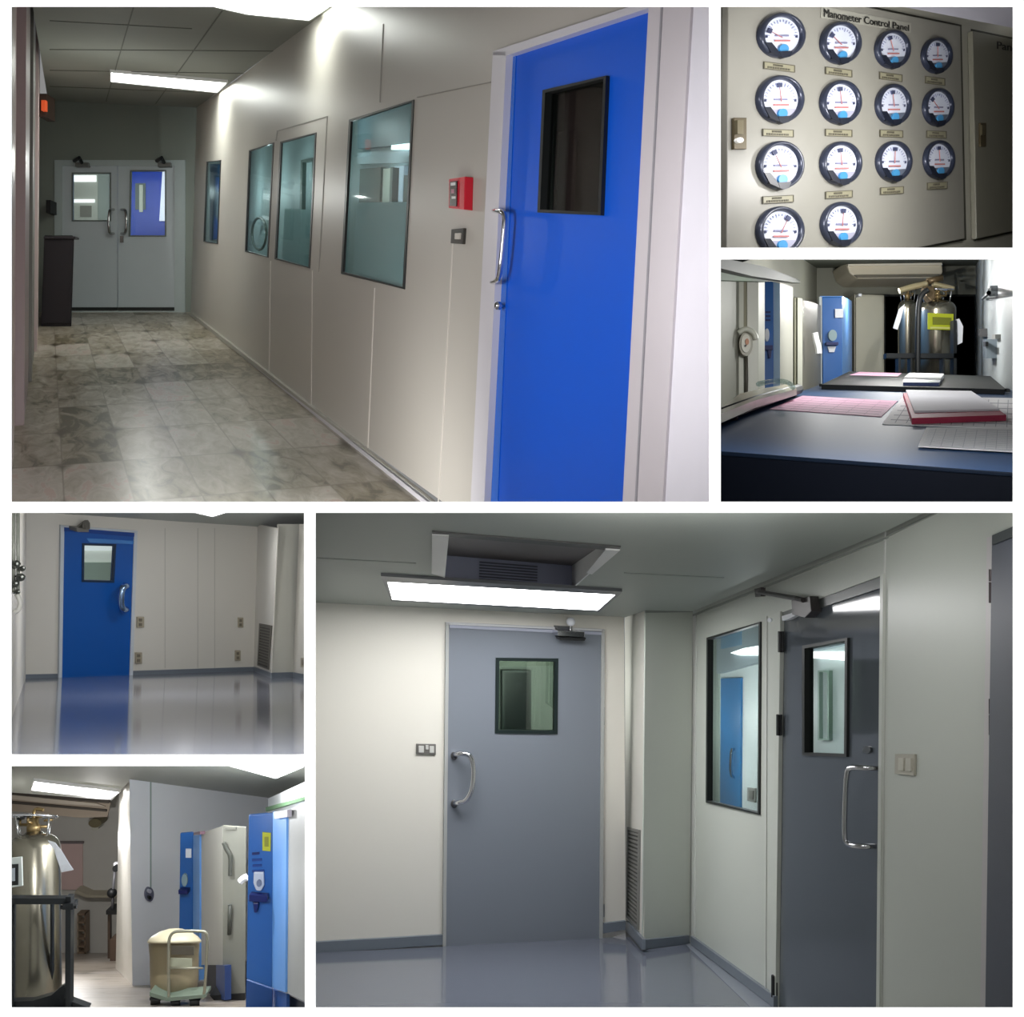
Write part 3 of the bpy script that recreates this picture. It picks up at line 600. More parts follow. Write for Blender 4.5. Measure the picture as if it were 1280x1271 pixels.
    mb = MB(); mb.tube(smooth([D1.hit((923, 416), .2), D1.hit((932, 410), .22), D1.hit((943, 416), .2), D1.hit((945, 424), .2)]), .03, pale, 6); fin(mb, 'bracket', r, sm=True)
    D2 = D(14); r = root('freezer', D2.hit((965, 500)), 'narrow upright freezer with blue front and grey side beside the dial cabinet', 'freezer', 'blue fronted freezers in the bench room')
    box(D2, [(948, 350), (975, 353), (975, 490), (948, 500)], 1.3, grey, 'freezer_body', r)
    mb = MB(); mb.slab(D2, [(948, 350), (967, 351.5), (967, 500), (948, 505)], 0, .1, BLUE1); fin(mb, 'freezer_door', r, bev=.02)
    mb = MB(); mb.slab(D2, [(967, 352), (975, 355), (975, 490), (967, 497)], 0, .06, mat('freezer edge ice blue', (150, 176, 200), .4)); fin(mb, 'door_edge', r)
    D2b = D2.moved(.1)
    mb = MB(); mb.slab(D2b, rect(952, 431.5, 966, 437), 0, .1, NAVY); mb.slab(D2b, [(960, 437), (964.5, 437), (963.5, 447), (961.5, 447)], 0, .08, NAVY); fin(mb, 'latch_handle', r)
    mb = MB(); mb.slab(D2b, ell(959, 418.5, 2.8, 8), 0, .04, TAG); fin(mb, 'control_panel', r)
    mb = MB(); [mb.slab(D2b, rect(957, y, 963, y + 2), 0, .02, NAVY) for y in (389, 394, 399)]; fin(mb, 'vent_slots', r)
    D3 = D(15.6); r = root('cabinet', D3.hit((1000, 490)), 'grey upright cabinet with shaded side between the two blue freezers', 'cabinet')
    box(D3, [(993, 373), (1003, 374), (1003, 490), (993, 490)], 2.6, mat('cabinet side olive grey', (122, 120, 108), .45), 'cabinet_body', r)
    mb = MB(); mb.slab(D3, [(993, 372), (997, 372), (997, 490), (993, 490)], 0, .06, mat('olive edge', (150, 150, 128), .5)); mb.slab(D3, [(997, 372), (1003, 373), (1003, 490), (997, 490)], 0, .08, pale); fin(mb, 'cabinet_door', r)
    mb = MB(); mb.tube(smooth([D3.hit((1018.5, 416), .0) - d * 0, D3.hit((1020, 424)), D3.hit((1023, 434)), D3.hit((1023.5, 442))]), .04, TAG, 6); fin(mb, 'white_hose', label='short white curved hose on the side of the grey cabinet', cat='hose')
    D4 = D(18.4); r = root('freezer', D4.hit((1040, 478)), 'upright freezer with blue front, white notes and light blue side beside the beige door', 'freezer', 'blue fronted freezers in the bench room')
    box(D4, [(1025, 370), (1053, 370), (1053, 482), (1025, 482)], 2.2, BLUE2, 'freezer_body', r)
    mb = MB(); mb.slab(D4, [(1027.5, 370.5), (1053, 370.5), (1053, 482), (1028.5, 482)], 0, .1, BLUE1); fin(mb, 'freezer_door', r, bev=.02)
    mb = MB(); mb.slab(D4, rect(1024, 371, 1027.5, 482), 0, .1, mat('white seal', (190, 196, 196), .5)); fin(mb, 'door_seal', r)
    D4b = D4.moved(.1)
    for q, lb in ((rect(1044, 386, 1054, 397), 'notice_sheet'), ([(1034.5, 433), (1045, 433), (1043, 440), (1036.5, 440)], 'notice_sheet')):
        mb = MB(); mb.slab(D4b, q, 0, .03, TAG); fin(mb, lb, r)
    mb = MB(); mb.slab(D4b, ell(1041, 419, 5.3, 7), 0, .06, mat('dial bluish grey', (142, 166, 172), .4)); fin(mb, 'control_dial', r)
    mb = MB(); mb.slab(D4b, rect(1033, 427.5, 1048, 431), 0, .1, NAVY); fin(mb, 'latch_handle', r)
    D5 = D(20.9)
    r = root('beige_cabinet', D5.hit((1086, 470)), 'wide plain beige cabinet front between the freezer and the nitrogen tanks', 'cabinet')
    mb = MB(); mb.slab(D5, [(1068, 368), (1105, 369), (1105, 482), (1068, 482)], -.6, 0, mat('beige cabinet paint', (172, 168, 150), .5)); fin(mb, 'cabinet_body', r)
    mb = MB(); mb.slab(D5, rect(1070, 371, 1103.5, 478), 0, .06, mat('beige cabinet door', (178, 174, 156), .5)); fin(mb, 'cabinet_door', r)
    mb = MB(); mb.slab(D5, rect(1073, 367, 1077, 370), .0, .2, TAG); fin(mb, 'hinge_cap', r)
    # --- tanks in the alcove mouth
    up = u
    def dw(cx, yb, yt, rx, z, lb):
        b = P(cx, yb, z); H = (P(cx, yt, z) - b).length; uu = V((ray(cx, yb).x * nb.y / nb.z, nb.y / nb.z, 1)); return dewar(b, rx * z / FL, H, uu, lb, 'nitrogen tanks seen over the bench')
    dw(1134.5, 490, 362, 11.5, 20.2, 'left steel nitrogen tank with rounded shoulder, behind the black post')
    dw(1171, 494, 362, 22.5, 19.2, 'right wider steel nitrogen tank bearing a yellow label')
    YP = D(18.7)
    for a, b in (((1160.5, 392), (1192.5, 412)),):
        r = root('hazard_label', YP.hit((1176, 412)), 'yellow hazard label on the right nitrogen tank', 'sign')
        mb = MB(); mb.slab(YP, [(1160, 391), (1192, 392.5), (1191.5, 412.5), (1160, 411.5)], 0, .02, mat('label yellow green', (176, 184, 24), .5)); fin(mb, 'label_sheet', r)
        mb = MB(); mb.slab(YP, [(1166, 396), (1189.5, 397), (1189.5, 406), (1166, 405.5)], .02, .03, mat('label olive block', (112, 116, 16), .5)); fin(mb, 'label_block', r)
        mb = MB(); mb.slab(YP, [(1163, 408.5), (1188, 409), (1188, 411), (1163, 410.5)], .02, .03, mat('label pale line', (205, 205, 130), .5)); fin(mb, 'label_line', r)
    RP = D(18.4); r = root('tank_rack', RP.hit((1150, 480)), 'black steel rack holding the nitrogen tanks', 'rack')
    for q in (rect(1108, 441.5, 1196, 447.5),): mb = MB(); mb.slab(RP, q, -.1, .05, RACKM); fin(mb, 'rack_rail', r)
    for x0, x1, y0 in ((1123, 1126, 447), (1178.5, 1181, 447), (1192, 1196, 400), (1138, 1140.5, 447)):
        mb = MB(); mb.slab(RP, rect(x0, y0, x1, 484), -.1, .05, RACKM); fin(mb, 'rack_post', r)
    mb = MB(); mb.tube(smooth([RP.hit((1160, 362), .1), RP.hit((1154, 366), .1), RP.hit((1149, 374), .1), RP.hit((1147.5, 400), .1), RP.hit((1147, 484), .1)]), .042, BLACK, 10); fin(mb, 'black_hose', label='thick black hose dropping vertically between the two nitrogen tanks', cat='hose', sm=True)
    HP = D(18.9); r = root('tank_ring_handle', HP.hit((1158, 368)), 'pale metal carrying bar and fittings on top of the nitrogen tanks', 'handle')
    mb = MB(); mb.tube(smooth([HP.hit((1124, 363.5)), HP.hit((1140, 358.5)), HP.hit((1159, 354.5))]), .05, mat('gold steel', (206, 190, 150), .3, .6), 8); fin(mb, 'carrying_bar', r, sm=True)
    mb = MB(); mb.tube(smooth([HP.hit((1166, 355)), HP.hit((1180, 358)), HP.hit((1192, 361))]), .045, mat('gold steel', (0, 0, 0)), 8); fin(mb, 'carrying_bar', r, sm=True)
    mb = MB(); mb.slab(HP, [(1156, 358), (1168, 357), (1170, 372), (1164, 377), (1158, 370)], 0, .2, mat('valve bronze', (110, 92, 66), .4, .5)); fin(mb, 'valve_block', r, bev=.02)
    mb = MB(); mb.tube([HP.hit((1159, 352)), HP.hit((1178, 347))], .05, mat('valve bronze', (0, 0, 0)), 8); fin(mb, 'pipe', r, sm=True)
    for q, lb in (([(1194, 400), (1199, 398), (1204, 408), (1203, 428), (1197, 431), (1196, 412)], 'white paper tag hanging right of the nitrogen tanks'), ([(1124, 386), (1131, 380), (1126, 400), (1122, 412), (1116.5, 410)], 'pale tag hanging at the left of the left nitrogen tank')):
        mb = MB(); mb.slab(RP, q, -.02, .0, TAG); fin(mb, 'paper_tag', label=lb, cat='tag')
    # right wall fittings
    mb = MB(); mb.tube([RW.hit((1228, 373), .05), RW.hit((1236, 366), .2), RW.hit((1237, 360), .05)], .025, mat('bracket grey', (96, 100, 104), .4, .5), 6); mb.slab(RW, [(1235, 358), (1238.5, 357), (1238.5, 370), (1236, 371)], 0, .08, mat('bracket grey', (0, 0, 0))); fin(mb, 'wall_hook', label='grey angled hook high on the right wall of the bench room', cat='hook')
    mb = MB(); mb.slab(RW, [(1228, 424), (1233, 424), (1233, 448), (1228, 447)], 0, .12, mat('wall box grey', (112, 122, 130), .4)); mb.slab(RW, [(1229, 427), (1232, 427), (1232, 433), (1229, 433)], .12, .15, BLACK); fin(mb, 'wall_box', label='narrow grey wall box on the right wall near the alcove', cat='box')
    mb = MB(); mb.slab(RW, [(1221, 411), (1225, 411), (1225, 421), (1221, 420)], 0, .1, mat('switch dark2', (70, 70, 72), .4)); fin(mb, 'light_switch', label='small dark switch at the alcove corner of the right wall', cat='switch')
    mb = MB(); mb.slab(RW, [(1240, 418), (1244, 418), (1244, 424), (1240, 424)], 0, .06, mat('switch grey2', (140, 140, 136), .4)); fin(mb, 'wall_socket', label='tiny grey socket on the right wall of the bench room', cat='socket')
    # --- benches
    top = mat('bench top dark blue', (34, 66, 106), .55, var=.06, scale=1.5, spec=.15); black = mat('bench black edge', (4, 7, 16), .6, spec=.08)
    r = root('lab_bench', T.hit((1100, 592)), 'near wide dark blue lab bench covered with papers', 'bench')
    mb = MB(); mb.slab(T, [(896, 527), (901, 525), (1030, 479), (1273, 486), (1273, 592.8), (896, 565.4)], -.03, 0, top); fin(mb, 'bench_top', r)
    F1, F2 = T.hit((890, 565)), T.hit((1276, 593)); FP = Plane(F1, F2 - F1, u)
    mb = MB(); mb.slab(FP, [(896, 566), (1273, 593.3), (1273, 632), (896, 632)], -.1, .0, black); fin(mb, 'bench_front', r)
    mb = MB(); mb.slab(FP, [(896, 563.5), (1273, 591), (1273, 596.5), (896, 569)], -.02, .004, mat('bench rounded lip', (10, 20, 34), .6, spec=.1)); fin(mb, 'bench_lip', r, bev=.004)
    # far bench
    T2 = T.moved(.03)
    r = root('lab_bench', T2.hit((1150, 486)), 'far dark bench behind the blue bench, below the tanks', 'bench')
    mb = MB(); mb.slab(T2, [(1027, 480.5), (1062, 464), (1238, 470), (1256, 485), (1256, 486.5)], -.03, .02, mat('far bench top', (34, 36, 38), .6, spec=.1)); fin(mb, 'bench_top', r)
    e2 = T2.hit((1256, 487)) - T2.hit((1024, 481)); F2p = Plane(T2.hit((1024, 481)), e2, u)
    mb = MB(); mb.slab(F2p, [(1024, 479.5), (1258, 485.5), (1258, 489), (1024, 483)], -.05, .05, BLACK); fin(mb, 'bench_edge', r)
    # left low counter
    T3 = T.moved(-.02)
    r = root('side_counter', T3.hit((940, 510)), 'low pale side counter with black edge left of the blue bench', 'counter')
    mb = MB(); mb.slab(T.moved(.10), [(896, 512), (925, 492), (950, 486), (985, 480), (996, 486), (945, 500), (896, 519)], -.05, 0, mat('counter cream', (196, 190, 166), .25)); fin(mb, 'counter_top', r)
    mb = MB(); mb.tube([T.hit((896, 521.5), .06), T.hit((945, 502), .06), T.hit((998, 486.5), .06)], .045, BLACK, 8); fin(mb, 'counter_edge', r, sm=True)
    mb = MB(); mb.slab(T.moved(.01), [(896, 524), (942, 505), (996, 489), (996, 492), (940, 512), (896, 528)], 0, .01, mat('counter shadow', (90, 88, 78), .5)); fin(mb, 'counter_shadow_strip', r)  # flat grey strip painted as the shadow under the counter edge
    mb = MB(); mb.tube([T.hit((913, 516), .05), T.hit((917, 521), .02), T.hit((916, 525), 0)], .03, BLACK, 6); fin(mb, 'clamp_knob', r, sm=True)
    mb = MB(); mb.tube(smooth([T.hit(p, .16) for p in ((948, 480), (965, 476), (985, 477), (991, 484))]), .02, glass('x', (220, 230, 230)), 6); fin(mb, 'wire_guard', r)
    # papers
    pink = mat('pink sheet', (236, 176, 206), .7, var=.04, scale=8); white = mat('white sheet', (232, 232, 234), .7); rule = mat('printed rule', (170, 172, 180), .8); redm = mat('crimson folder', (176, 56, 84), .6)
    def paper(q, lb, m, off, th, rows=0, cols=0, rm=None, nm='paper_sheet'):
        off += .002
        r = root(nm, T.hit(q[3]), lb, 'paper'); mb = MB(); mb.slab(T.moved(off), q, 0, th, m); fin(mb, 'sheet', r)
        if rows or cols:
            mb = MB(); pl = T.moved(off + th)
            for i in range(1, rows): t = i / rows; mb.slab(pl, sub(q, .04, t, .96, t + .12 / rows), 0, .0008, rm or rule)
            for i in range(1, cols): t = i / cols; mb.slab(pl, sub(q, t, .06, t + .006, .94), 0, .0008, rm or rule)
            fin(mb, 'printed_lines', r)
        return r
    paper([(1003, 494.5), (1122, 501), (1101.5, 520.5), (962, 511)], 'pink printed sheet lying on the near blue bench', pink, 0, .004, 7, 6, mat('pink rule', (204, 150, 180), .8))
    paper([(1128, 495), (1272, 497.5), (1272, 536.5), (1103, 529.5)], 'large white ruled sheet under the crimson folder on the bench', white, 0, .004, 6, 12)
    paper([(1158, 534), (1272, 536), (1272, 564.5), (1147.5, 557.5)], 'white printed sheet nearest the bench front at the right', mat('white sheet grey', (214, 214, 216), .7), .005, .004, 12, 9)
    r = root('folder', T.hit((1140, 522)), 'crimson folder with a pile of white paper on top on the near bench', 'folder')
    mb = MB(); mb.slab(T.moved(.008), [(1129, 491), (1218, 492.5), (1258, 518.5), (1140, 522.5)], 0, .035, redm); fin(mb, 'folder_cover', r)
    mb = MB(); mb.slab(T.moved(.044), [(1132.5, 487), (1214, 488.5), (1249, 511), (1143, 513.5)], 0, .012, mat('top paper bright', (240, 240, 246), .7)); fin(mb, 'paper_pile', r)
    T2t = T2.moved(.022)
    for q, m, lb, th in (([(1074, 464.8), (1127, 466.3), (1122, 470), (1062, 468.5)], pink, 'pink sheet lying on the far dark bench', .004), ([(1137, 466), (1180, 467), (1176, 473), (1130, 471.5)], white, 'white sheet on the blue binder on the far bench', .05)):
        mb = MB(); mb.slab(T2t, q, 0, th, m); fin(mb, 'paper_sheet', label=lb, cat='paper')
    mb = MB(); mb.slab(T2t, [(1130, 471), (1178, 472.3), (1174, 478), (1129, 477.5)], 0, .035, mat('binder navy', (26, 44, 92), .4)); fin(mb, 'binder', label='navy blue binder on the far dark bench', cat='binder')
    # added fill lights, none of them a visible fixture
    fill_point('bench_fill_point', P(1120, 362, 14.5), 120, (1, 1, .97)); fill_point('bench_fill_point', P(1150, 352, 17), 60, (1, 1, .97))
    fill_point('bench_fill_point', P(1090, 372, 19.2), 40, (1, 1, .97)); fill_point('bench_fill_point', P(1030, 385, 11), 36, (1, 1, .97))
    lamp('bench_fill', P(1084, 350, 4.0), V((-.05, 1, -.22)), .7, .15, 20, (.97, .98, 1))
    fill_point('bench_fill_point', P(1075, 340, 9.5), 24, (.97, .98, 1))
room_c()

# ================================================================== ROOM D: empty clean room with blue door
EPOXY = mat('grey epoxy floor', (118, 122, 136), .09, var=.02, scale=.4, spec=.5)
COVE = mat('grey cove skirting', (112, 120, 130), .3, var=.03)
CLEAN = mat('clean room wall panel', (214, 211, 203), .42, var=.02, scale=.8)
CLEANC = mat('clean room ceiling', (170, 176, 170), .45, var=.02)
def room_d():
    hy = 775; nf = V((0, -(CY - hy) / FL, 1)).normalized(); K = 1156.; u = V((.05, -.1, 1))
    G = Plane(P(200, 843, K / (843 - hy)), V((1, 0, 0)), ray(200, hy))
    g = G.hit
    BW = through(g((32, 848)), g((317, 838.5)), u)
    mb = MB(); mb.slab(G, [(9, 948), (9, 900), (32, 846), (160, 842), (317, 836), (340, 843), (367, 843), (384, 846), (384, 948)], -.012, 0, EPOXY); struct(mb, 'floor')
    dq = [(80.5, 659), (168, 666), (162, 847), (77.5, 851)]
    wq = [(104.5, 680.5), (144, 681.5), (141.5, 727), (104, 726)]
    mb = MB(); mb.slab(BW, [(31, 636), (180, 636), (322, 655), (318, 840), (162, 846), (32, 850)], -.012, 0, CLEAN, [list(reversed(inset(dq, 1)))])
    for x in (206, 247, 268): mb.slab(BW, rect(x, 660, x + .8, 835), 0, .004, mat('panel joint', (190, 188, 180), .5))
    struct(mb, 'wall_back')
    LW = through(g((15, 897)), g((32, 848)), u)
    mb = MB(); mb.slab(LW, [(9, 636), (33, 636), (32, 849), (9, 918)], -.012, 0, CLEAN); struct(mb, 'wall_left')
    # column with the return air grille
    a, b, c, e = g((317, 838.5)), g((338.5, 847)), g((366, 846)), g((384, 850))
    CS = through(a, b, u); CF = through(b, c, u); CR = through(c, e, u)
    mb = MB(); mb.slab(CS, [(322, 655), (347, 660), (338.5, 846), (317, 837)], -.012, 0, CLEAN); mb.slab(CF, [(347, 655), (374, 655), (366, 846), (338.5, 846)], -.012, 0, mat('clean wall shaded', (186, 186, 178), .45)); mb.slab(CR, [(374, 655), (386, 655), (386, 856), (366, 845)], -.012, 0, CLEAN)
    struct(mb, 'wall_right')
    for pl, q, nm in ((BW, [(166, 838.5), (317, 833.5), (317, 840), (163, 846)], 'baseboard_back'), (BW, [(31, 843), (76, 842), (76, 849), (30, 850)], 'baseboard_back'), (CS, [(317, 833), (338.5, 841), (338.5, 848), (317, 840)], 'baseboard_column'), (CF, [(338.5, 841), (366, 840), (366, 847), (338.5, 848)], 'baseboard_column'), (CR, [(366, 840), (384, 843.5), (384, 851), (366, 847)], 'baseboard_column')):
        mb = MB(); mb.slab(pl, q, 0, .012, COVE); struct(mb, nm)
    C1, C2 = BW.hit((60, 641)), BW.hit((320, 658)); CP = Plane(C1, C2 - C1, ray(200, hy))
    mb = MB(); mb.slab(CP, [(40, 634), (386, 634), (386, 661), (345, 661), (322, 658.3), (100, 643.6), (40, 640)], -.012, 0, CLEANC); struct(mb, 'ceiling')
    r = root('ceiling_light', CP.hit((262, 641)), 'lit ceiling light sliver at the top of the room with the blue door', 'ceiling light')
    q = [(222, 636), (300, 636), (279, 641.5), (266, 645.5)]
    mb = MB(); mb.slab(CP, q, 0, .02, mat('clean lit diffuser', (255, 255, 255), emit=20)); fin(mb, 'diffuser', r)
    mb = MB(); mb.ring(CP, [(216, 635.5), (304, 635.5), (281, 642.5), (266, 647)], q, 0, .03, WHITE); fin(mb, 'light_frame', r)
    # blue door
    bl = mat('clean room blue door', (14, 84, 168), .3, var=.04)
    r = root('door_5', BW.hit((120, 850)), 'blue door with small square window in the empty grey floored room', 'door', kind='structure')
    mb = MB(); mb.slab(BW, dq, -.04, .03, bl, [list(reversed(inset(wq, 1)))]); fin(mb, 'door_leaf', r)
    mb = MB(); mb.slab(BW, [(76, 656), (80.5, 658), (77.5, 851), (73.5, 851)], -.02, .05, mat('door frame pale', (196, 204, 212), .35)); mb.slab(BW, [(168, 664), (172, 664), (166, 847), (162, 847)], -.02, .05, mat('door frame pale', (196, 204, 212), .35)); mb.slab(BW, [(76, 656.5), (172, 663.5), (172, 666), (76, 659)], -.02, .05, mat('door frame pale', (0, 0, 0))); fin(mb, 'door_frame', r)
    mb = MB(); mb.slab(BW, [(80.5, 659), (168, 666), (167.8, 671), (80.5, 664)], .03, .06, mat('blue header', (10, 62, 140), .35)); mb.slab(BW, [(108, 672.5), (167, 676), (167, 680), (112, 678)], .03, .034, mat('blue reflection strip', (70, 130, 200), .25)); fin(mb, 'header_strip', r)  # lower paler band is a reflection painted onto the leaf
    mb = MB(); mb.ring(BW, inset(wq, -1.5), inset(wq, 1.2), .02, .045, mat('dark blue gasket', (14, 40, 70), .4)); fin(mb, 'window_gasket', r)
    mb = MB(); mb.slab(BW, wq, -.01, 0, glass('clear pane', (225, 232, 232))); fin(mb, 'window_pane', r)
    B2 = BW.moved(-1.0)
    mb = MB(); mb.slab(B2, rect(60, 650, 190, 760), -.012, 0, mat('pale room glow', (214, 214, 206), .5, emit=.7)); mb.slab(B2, rect(95, 660, 160, 688), 0, .05, mat('lit ceiling beyond', (255, 255, 255), emit=.9)); mb.slab(B2, rect(95, 703, 160, 740), 0, .05, mat('greenish wall glow', (178, 190, 176), .5, emit=.35)); struct(mb, 'wall_beyond')  # light of the room beyond put into these surfaces as glow
    mb = MB(); mb.tube(smooth([BW.hit((158.5, 733), .03), BW.hit((156, 732), .22), BW.hit((152, 737), .25), BW.hit((151, 756), .25), BW.hit((154, 762), .22), BW.hit((158, 762), .03)], 2), .045, mat('handle blue chrome', (150, 180, 220), .2, .9), 8)
    for y in (732, 761): mb.slab(BW, ell(157.5, y, 3, 3), .03, .08, mat('handle blue chrome', (0, 0, 0)))
    fin(mb, 'pull_handle', r, sm=True)
    mb = MB(); mb.slab(BW, [(96, 660), (111, 660.5), (111, 665), (96, 664.5)], .05, .3, mat('closer grey2', (120, 118, 112), .4, .4)); mb.tube([BW.hit((108, 661), .3), BW.hit((108, 654), .3), BW.hit((99, 661), .1)], .05, mat('closer grey2', (0, 0, 0)), 6); fin(mb, 'door_closer', r)
    for y in (712, 780, 835): hinge(BW, 76.5, y - 4, y + 4, r, STEEL, 1.6)
    # sockets and switches
    sp = mat('socket plate stone', (168, 160, 142), .4); sp2 = mat('socket insert', (120, 112, 98), .4)
    for q, lb in ((rect(171.5, 771, 180.5, 784.5), 'upper beige socket plate just right of the blue door'), (rect(169.5, 815.5, 178, 829.5), 'lower beige socket plate just right of the blue door'), (rect(298, 772, 304.5, 784.5), 'upper beige socket plate near the column'), (rect(294.5, 813, 301, 826), 'lower beige socket plate near the column')):
        plate(BW, q, 'wall_socket', lb, 'socket', sp, sp2, 'beige socket plates in the blue door room', ((.3, .15, .7, .42), (.3, .58, .7, .85)), .03, False)
    grille(CS, [(323.8, 779), (339.3, 782), (335.5, 837), (321.3, 831.5)], 14, mat('grille brown', (88, 84, 76), .5), mat('grille dark', (48, 46, 42), .6), 'return_air_grille', 'tall dark return air grille low on the column in the blue door room')
    plate(CR, rect(375.5, 822, 380.5, 834), 'wall_socket', 'socket plate cut by the picture edge right of the column', 'socket', sp, sp2, None, ((.3, .2, .7, .8),), .03, False)
    # valve cluster on the left wall
    r = root('pipe_manifold', LW.hit((20, 745)), 'dark pipes and valves mounted on the left wall', 'pipes'); pm = mat('pipe dark grey', (84, 88, 84), .4, .5)
    VP_ = frontal(9.0)
    for x in (17, 22.5): mb = MB(); mb.tube([VP_.hit((x, 637)), VP_.hit((x, 740))], .014, mat('pipe grey', (128, 132, 124), .4), 8); fin(mb, 'riser_pipe', r, sm=True)
    VP_ = frontal(9.0)
    for (x, y, s) in ((19, 706, 5), (25, 722, 5), (18, 730, 4.5), (27, 711, 3.5), (21, 740, 3)):
        mb = MB(); c = VP_.hit((x, y)); k = s * 9 / FL
        mb.lathe(c, V((.5, -1, .1)), [(k * .5, -.25), (k * .5, .0), (k, .02), (k, .1), (k * .3, .12), (k * .3, .2)], pm, 12); mb.tube([c - V((k * 1.3, 0, -.01)), c + V((k * 1.3, 0, .01))], k * .25, BLACK, 6); fin(mb, 'valve', r)
    mb = MB(); mb.tube(smooth([VP_.hit((21, 742)), VP_.hit((26, 752)), VP_.hit((24, 762)), VP_.hit((18, 765))]), .02, mat('pale hose', (176, 176, 170), .5), 6); fin(mb, 'hose_loop', r, sm=True)
    lamp('clean_fill', P(250, 655, 6), V((.05, 1, -.2)), .8, .3, 170, (1, .99, .97))  # added fills, apart from the lit ceiling sliver
    fill_point('clean_fill_point', P(235, 700, 12.5), 80, (1, .99, .97))
room_d()

# ================================================================== ROOM E: large clean room with grey doors
def room_e():
    hy = 915; nf = V((0, -(CY - hy) / FL, 1)).normalized(); K = 9.3 * 265; u = V((.013, 0, 1))
    G = Plane(P(640, 1180, K / (1180 - hy)), V((1, 0, 0)), ray(640, hy)); g = G.hit
    BW = through(g((395, 1190)), g((750, 1172)), u)
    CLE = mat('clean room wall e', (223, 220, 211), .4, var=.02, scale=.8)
    CLR = mat('clean room shaded wall e', (196, 200, 192), .32, var=.02, scale=.8)  # dimmer light on the side walls put into the colour
    mb = MB(); mb.slab(G, [(389, 1265), (389, 1186), (555, 1174), (752, 1162), (800, 1158), (862, 1172), (868, 1178), (972, 1256), (972, 1265)], -.012, 0, mat('grey epoxy floor e', (104, 109, 122), .1, var=.02, scale=.4)); struct(mb, 'floor')
    dq = [(561, 780), (752, 789), (750, 1173), (557.5, 1185.5)]; wq = [(620, 822), (698, 823), (697, 917.5), (619, 916.5)]
    mb = MB(); mb.slab(BW, [(389, 748), (500, 753), (600, 758), (780, 766), (782, 1166), (750, 1176), (389, 1195)], -.012, 0, CLE, [list(reversed(inset(dq, 1)))]); struct(mb, 'wall_back')
    a, b, c = g((782, 1163)), g((803, 1186)), g((862, 1178.5))
    CS = through(a, b, u); CF = through(b, c, u)
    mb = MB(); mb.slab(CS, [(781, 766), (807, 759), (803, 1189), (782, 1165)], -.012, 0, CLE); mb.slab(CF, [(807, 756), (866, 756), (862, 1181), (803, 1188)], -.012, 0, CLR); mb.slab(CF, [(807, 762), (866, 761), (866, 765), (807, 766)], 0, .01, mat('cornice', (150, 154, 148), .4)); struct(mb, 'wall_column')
    RW = through(g((864, 1178.5)), g((969, 1258)), u)
    d = RW.a
    sd = [(975, 765), (1101, 719), (1096, 1264), (968, 1264)]
    wnE = [(883, 797), (950, 777), (948.6, 1018), (882, 1003)]
    d2w = [(1002.5, 807), (1059, 797), (1058, 946), (1002.5, 944)]
    td = [(1240, 669), (1273, 655), (1273, 1265), (1231.5, 1265)]
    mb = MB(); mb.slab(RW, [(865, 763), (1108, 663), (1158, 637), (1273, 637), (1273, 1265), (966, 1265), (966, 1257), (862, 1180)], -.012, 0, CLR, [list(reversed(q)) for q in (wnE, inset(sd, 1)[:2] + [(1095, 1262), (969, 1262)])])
    sm_ = mat('side seam pale', (206, 208, 202), .3); sd_ = mat('side seam dark', (150, 154, 148), .4)
    for q in ([(1104.5, 664), (1106, 664), (1101.5, 1264), (1100, 1264)], [(957, 770), (958.5, 770), (957, 1248), (955.5, 1248)], [(866, 770), (870, 769), (868, 1176), (864, 1176)]): mb.slab(RW, q, 0, .006, sm_)
    for q in ([(1108, 668), (1158, 645), (1273, 592), (1273, 594), (1158, 647), (1108, 670)][:3] + [(1158, 647), (1108, 671)], [(865, 768), (1108, 671), (1108, 673), (865, 770.5)]): mb.slab(RW, q, 0, .01, sd_)
    struct(mb, 'wall_right')
    for pl, q, nm in ((BW, [(389, 1178), (556, 1168.5), (556, 1181), (389, 1191.5)], 'baseboard_back'), (BW, [(752, 1154.5), (782, 1151), (782, 1162), (752, 1167)], 'baseboard_back'), (CS, [(782, 1151), (803, 1174), (803, 1187), (782, 1163)], 'baseboard_column'), (CF, [(803, 1175), (862, 1169.5), (862, 1179), (803, 1186.5)], 'baseboard_column'), (RW, [(863, 1169.5), (967, 1245), (967, 1259), (863, 1179.5)], 'baseboard_right')):
        mb = MB(); mb.slab(pl, q, 0, .025, COVE); struct(mb, nm)
    # thin lighter coving strip on the floor beside the right wall
    mb = MB(); mb.slab(G, [(857, 1180), (863, 1179), (968, 1258), (940, 1260)], 0, .003, mat('floor cove', (132, 138, 148), .2)); struct(mb, 'trim_7')
    # ceiling with the air cassette opening
    C1, C2 = BW.hit((395, 753)), BW.hit((776, 771)); CP = Plane(C1, C2 - C1, RW.hit((1108, 663)) - RW.hit((865, 764)))
    hole = [(543, 668), (771, 687), (716, 736), (551, 724)]
    cm = mat('clean room ceiling e', (160, 166, 160), .5, var=.02)
    mb = MB(); mb.slab(CP, [(389, 634), (1170, 634), (1108, 663.5), (866, 764), (807, 763), (780, 772), (389, 753.5)], -.012, 0, cm, [list(reversed(hole))])
    for q in ([(389, 697), (520, 704), (520, 705), (389, 698)], [(780, 716), (905, 722), (905, 723), (780, 717)]): mb.slab(CP, q, 0, .003, mat('ceiling joint', (140, 146, 140), .5))
    struct(mb, 'ceiling')
    RF = CP.moved(-.30)
    r = root('air_cassette', CP.hit((650, 700)), 'recessed ceiling air supply box with white flange above the grey door', 'air vent')
    fl = [CP.hit(p) for p in hole]; rf = [p - CP.n * k for p, k in zip(fl, (.07, .07, .15, .15))]
    brn = mat('cassette brown grey', (98, 92, 92), .5); blg = mat('cassette blue grey', (150, 154, 176), .45); wf = mat('cassette white flange', (222, 222, 222), .4)
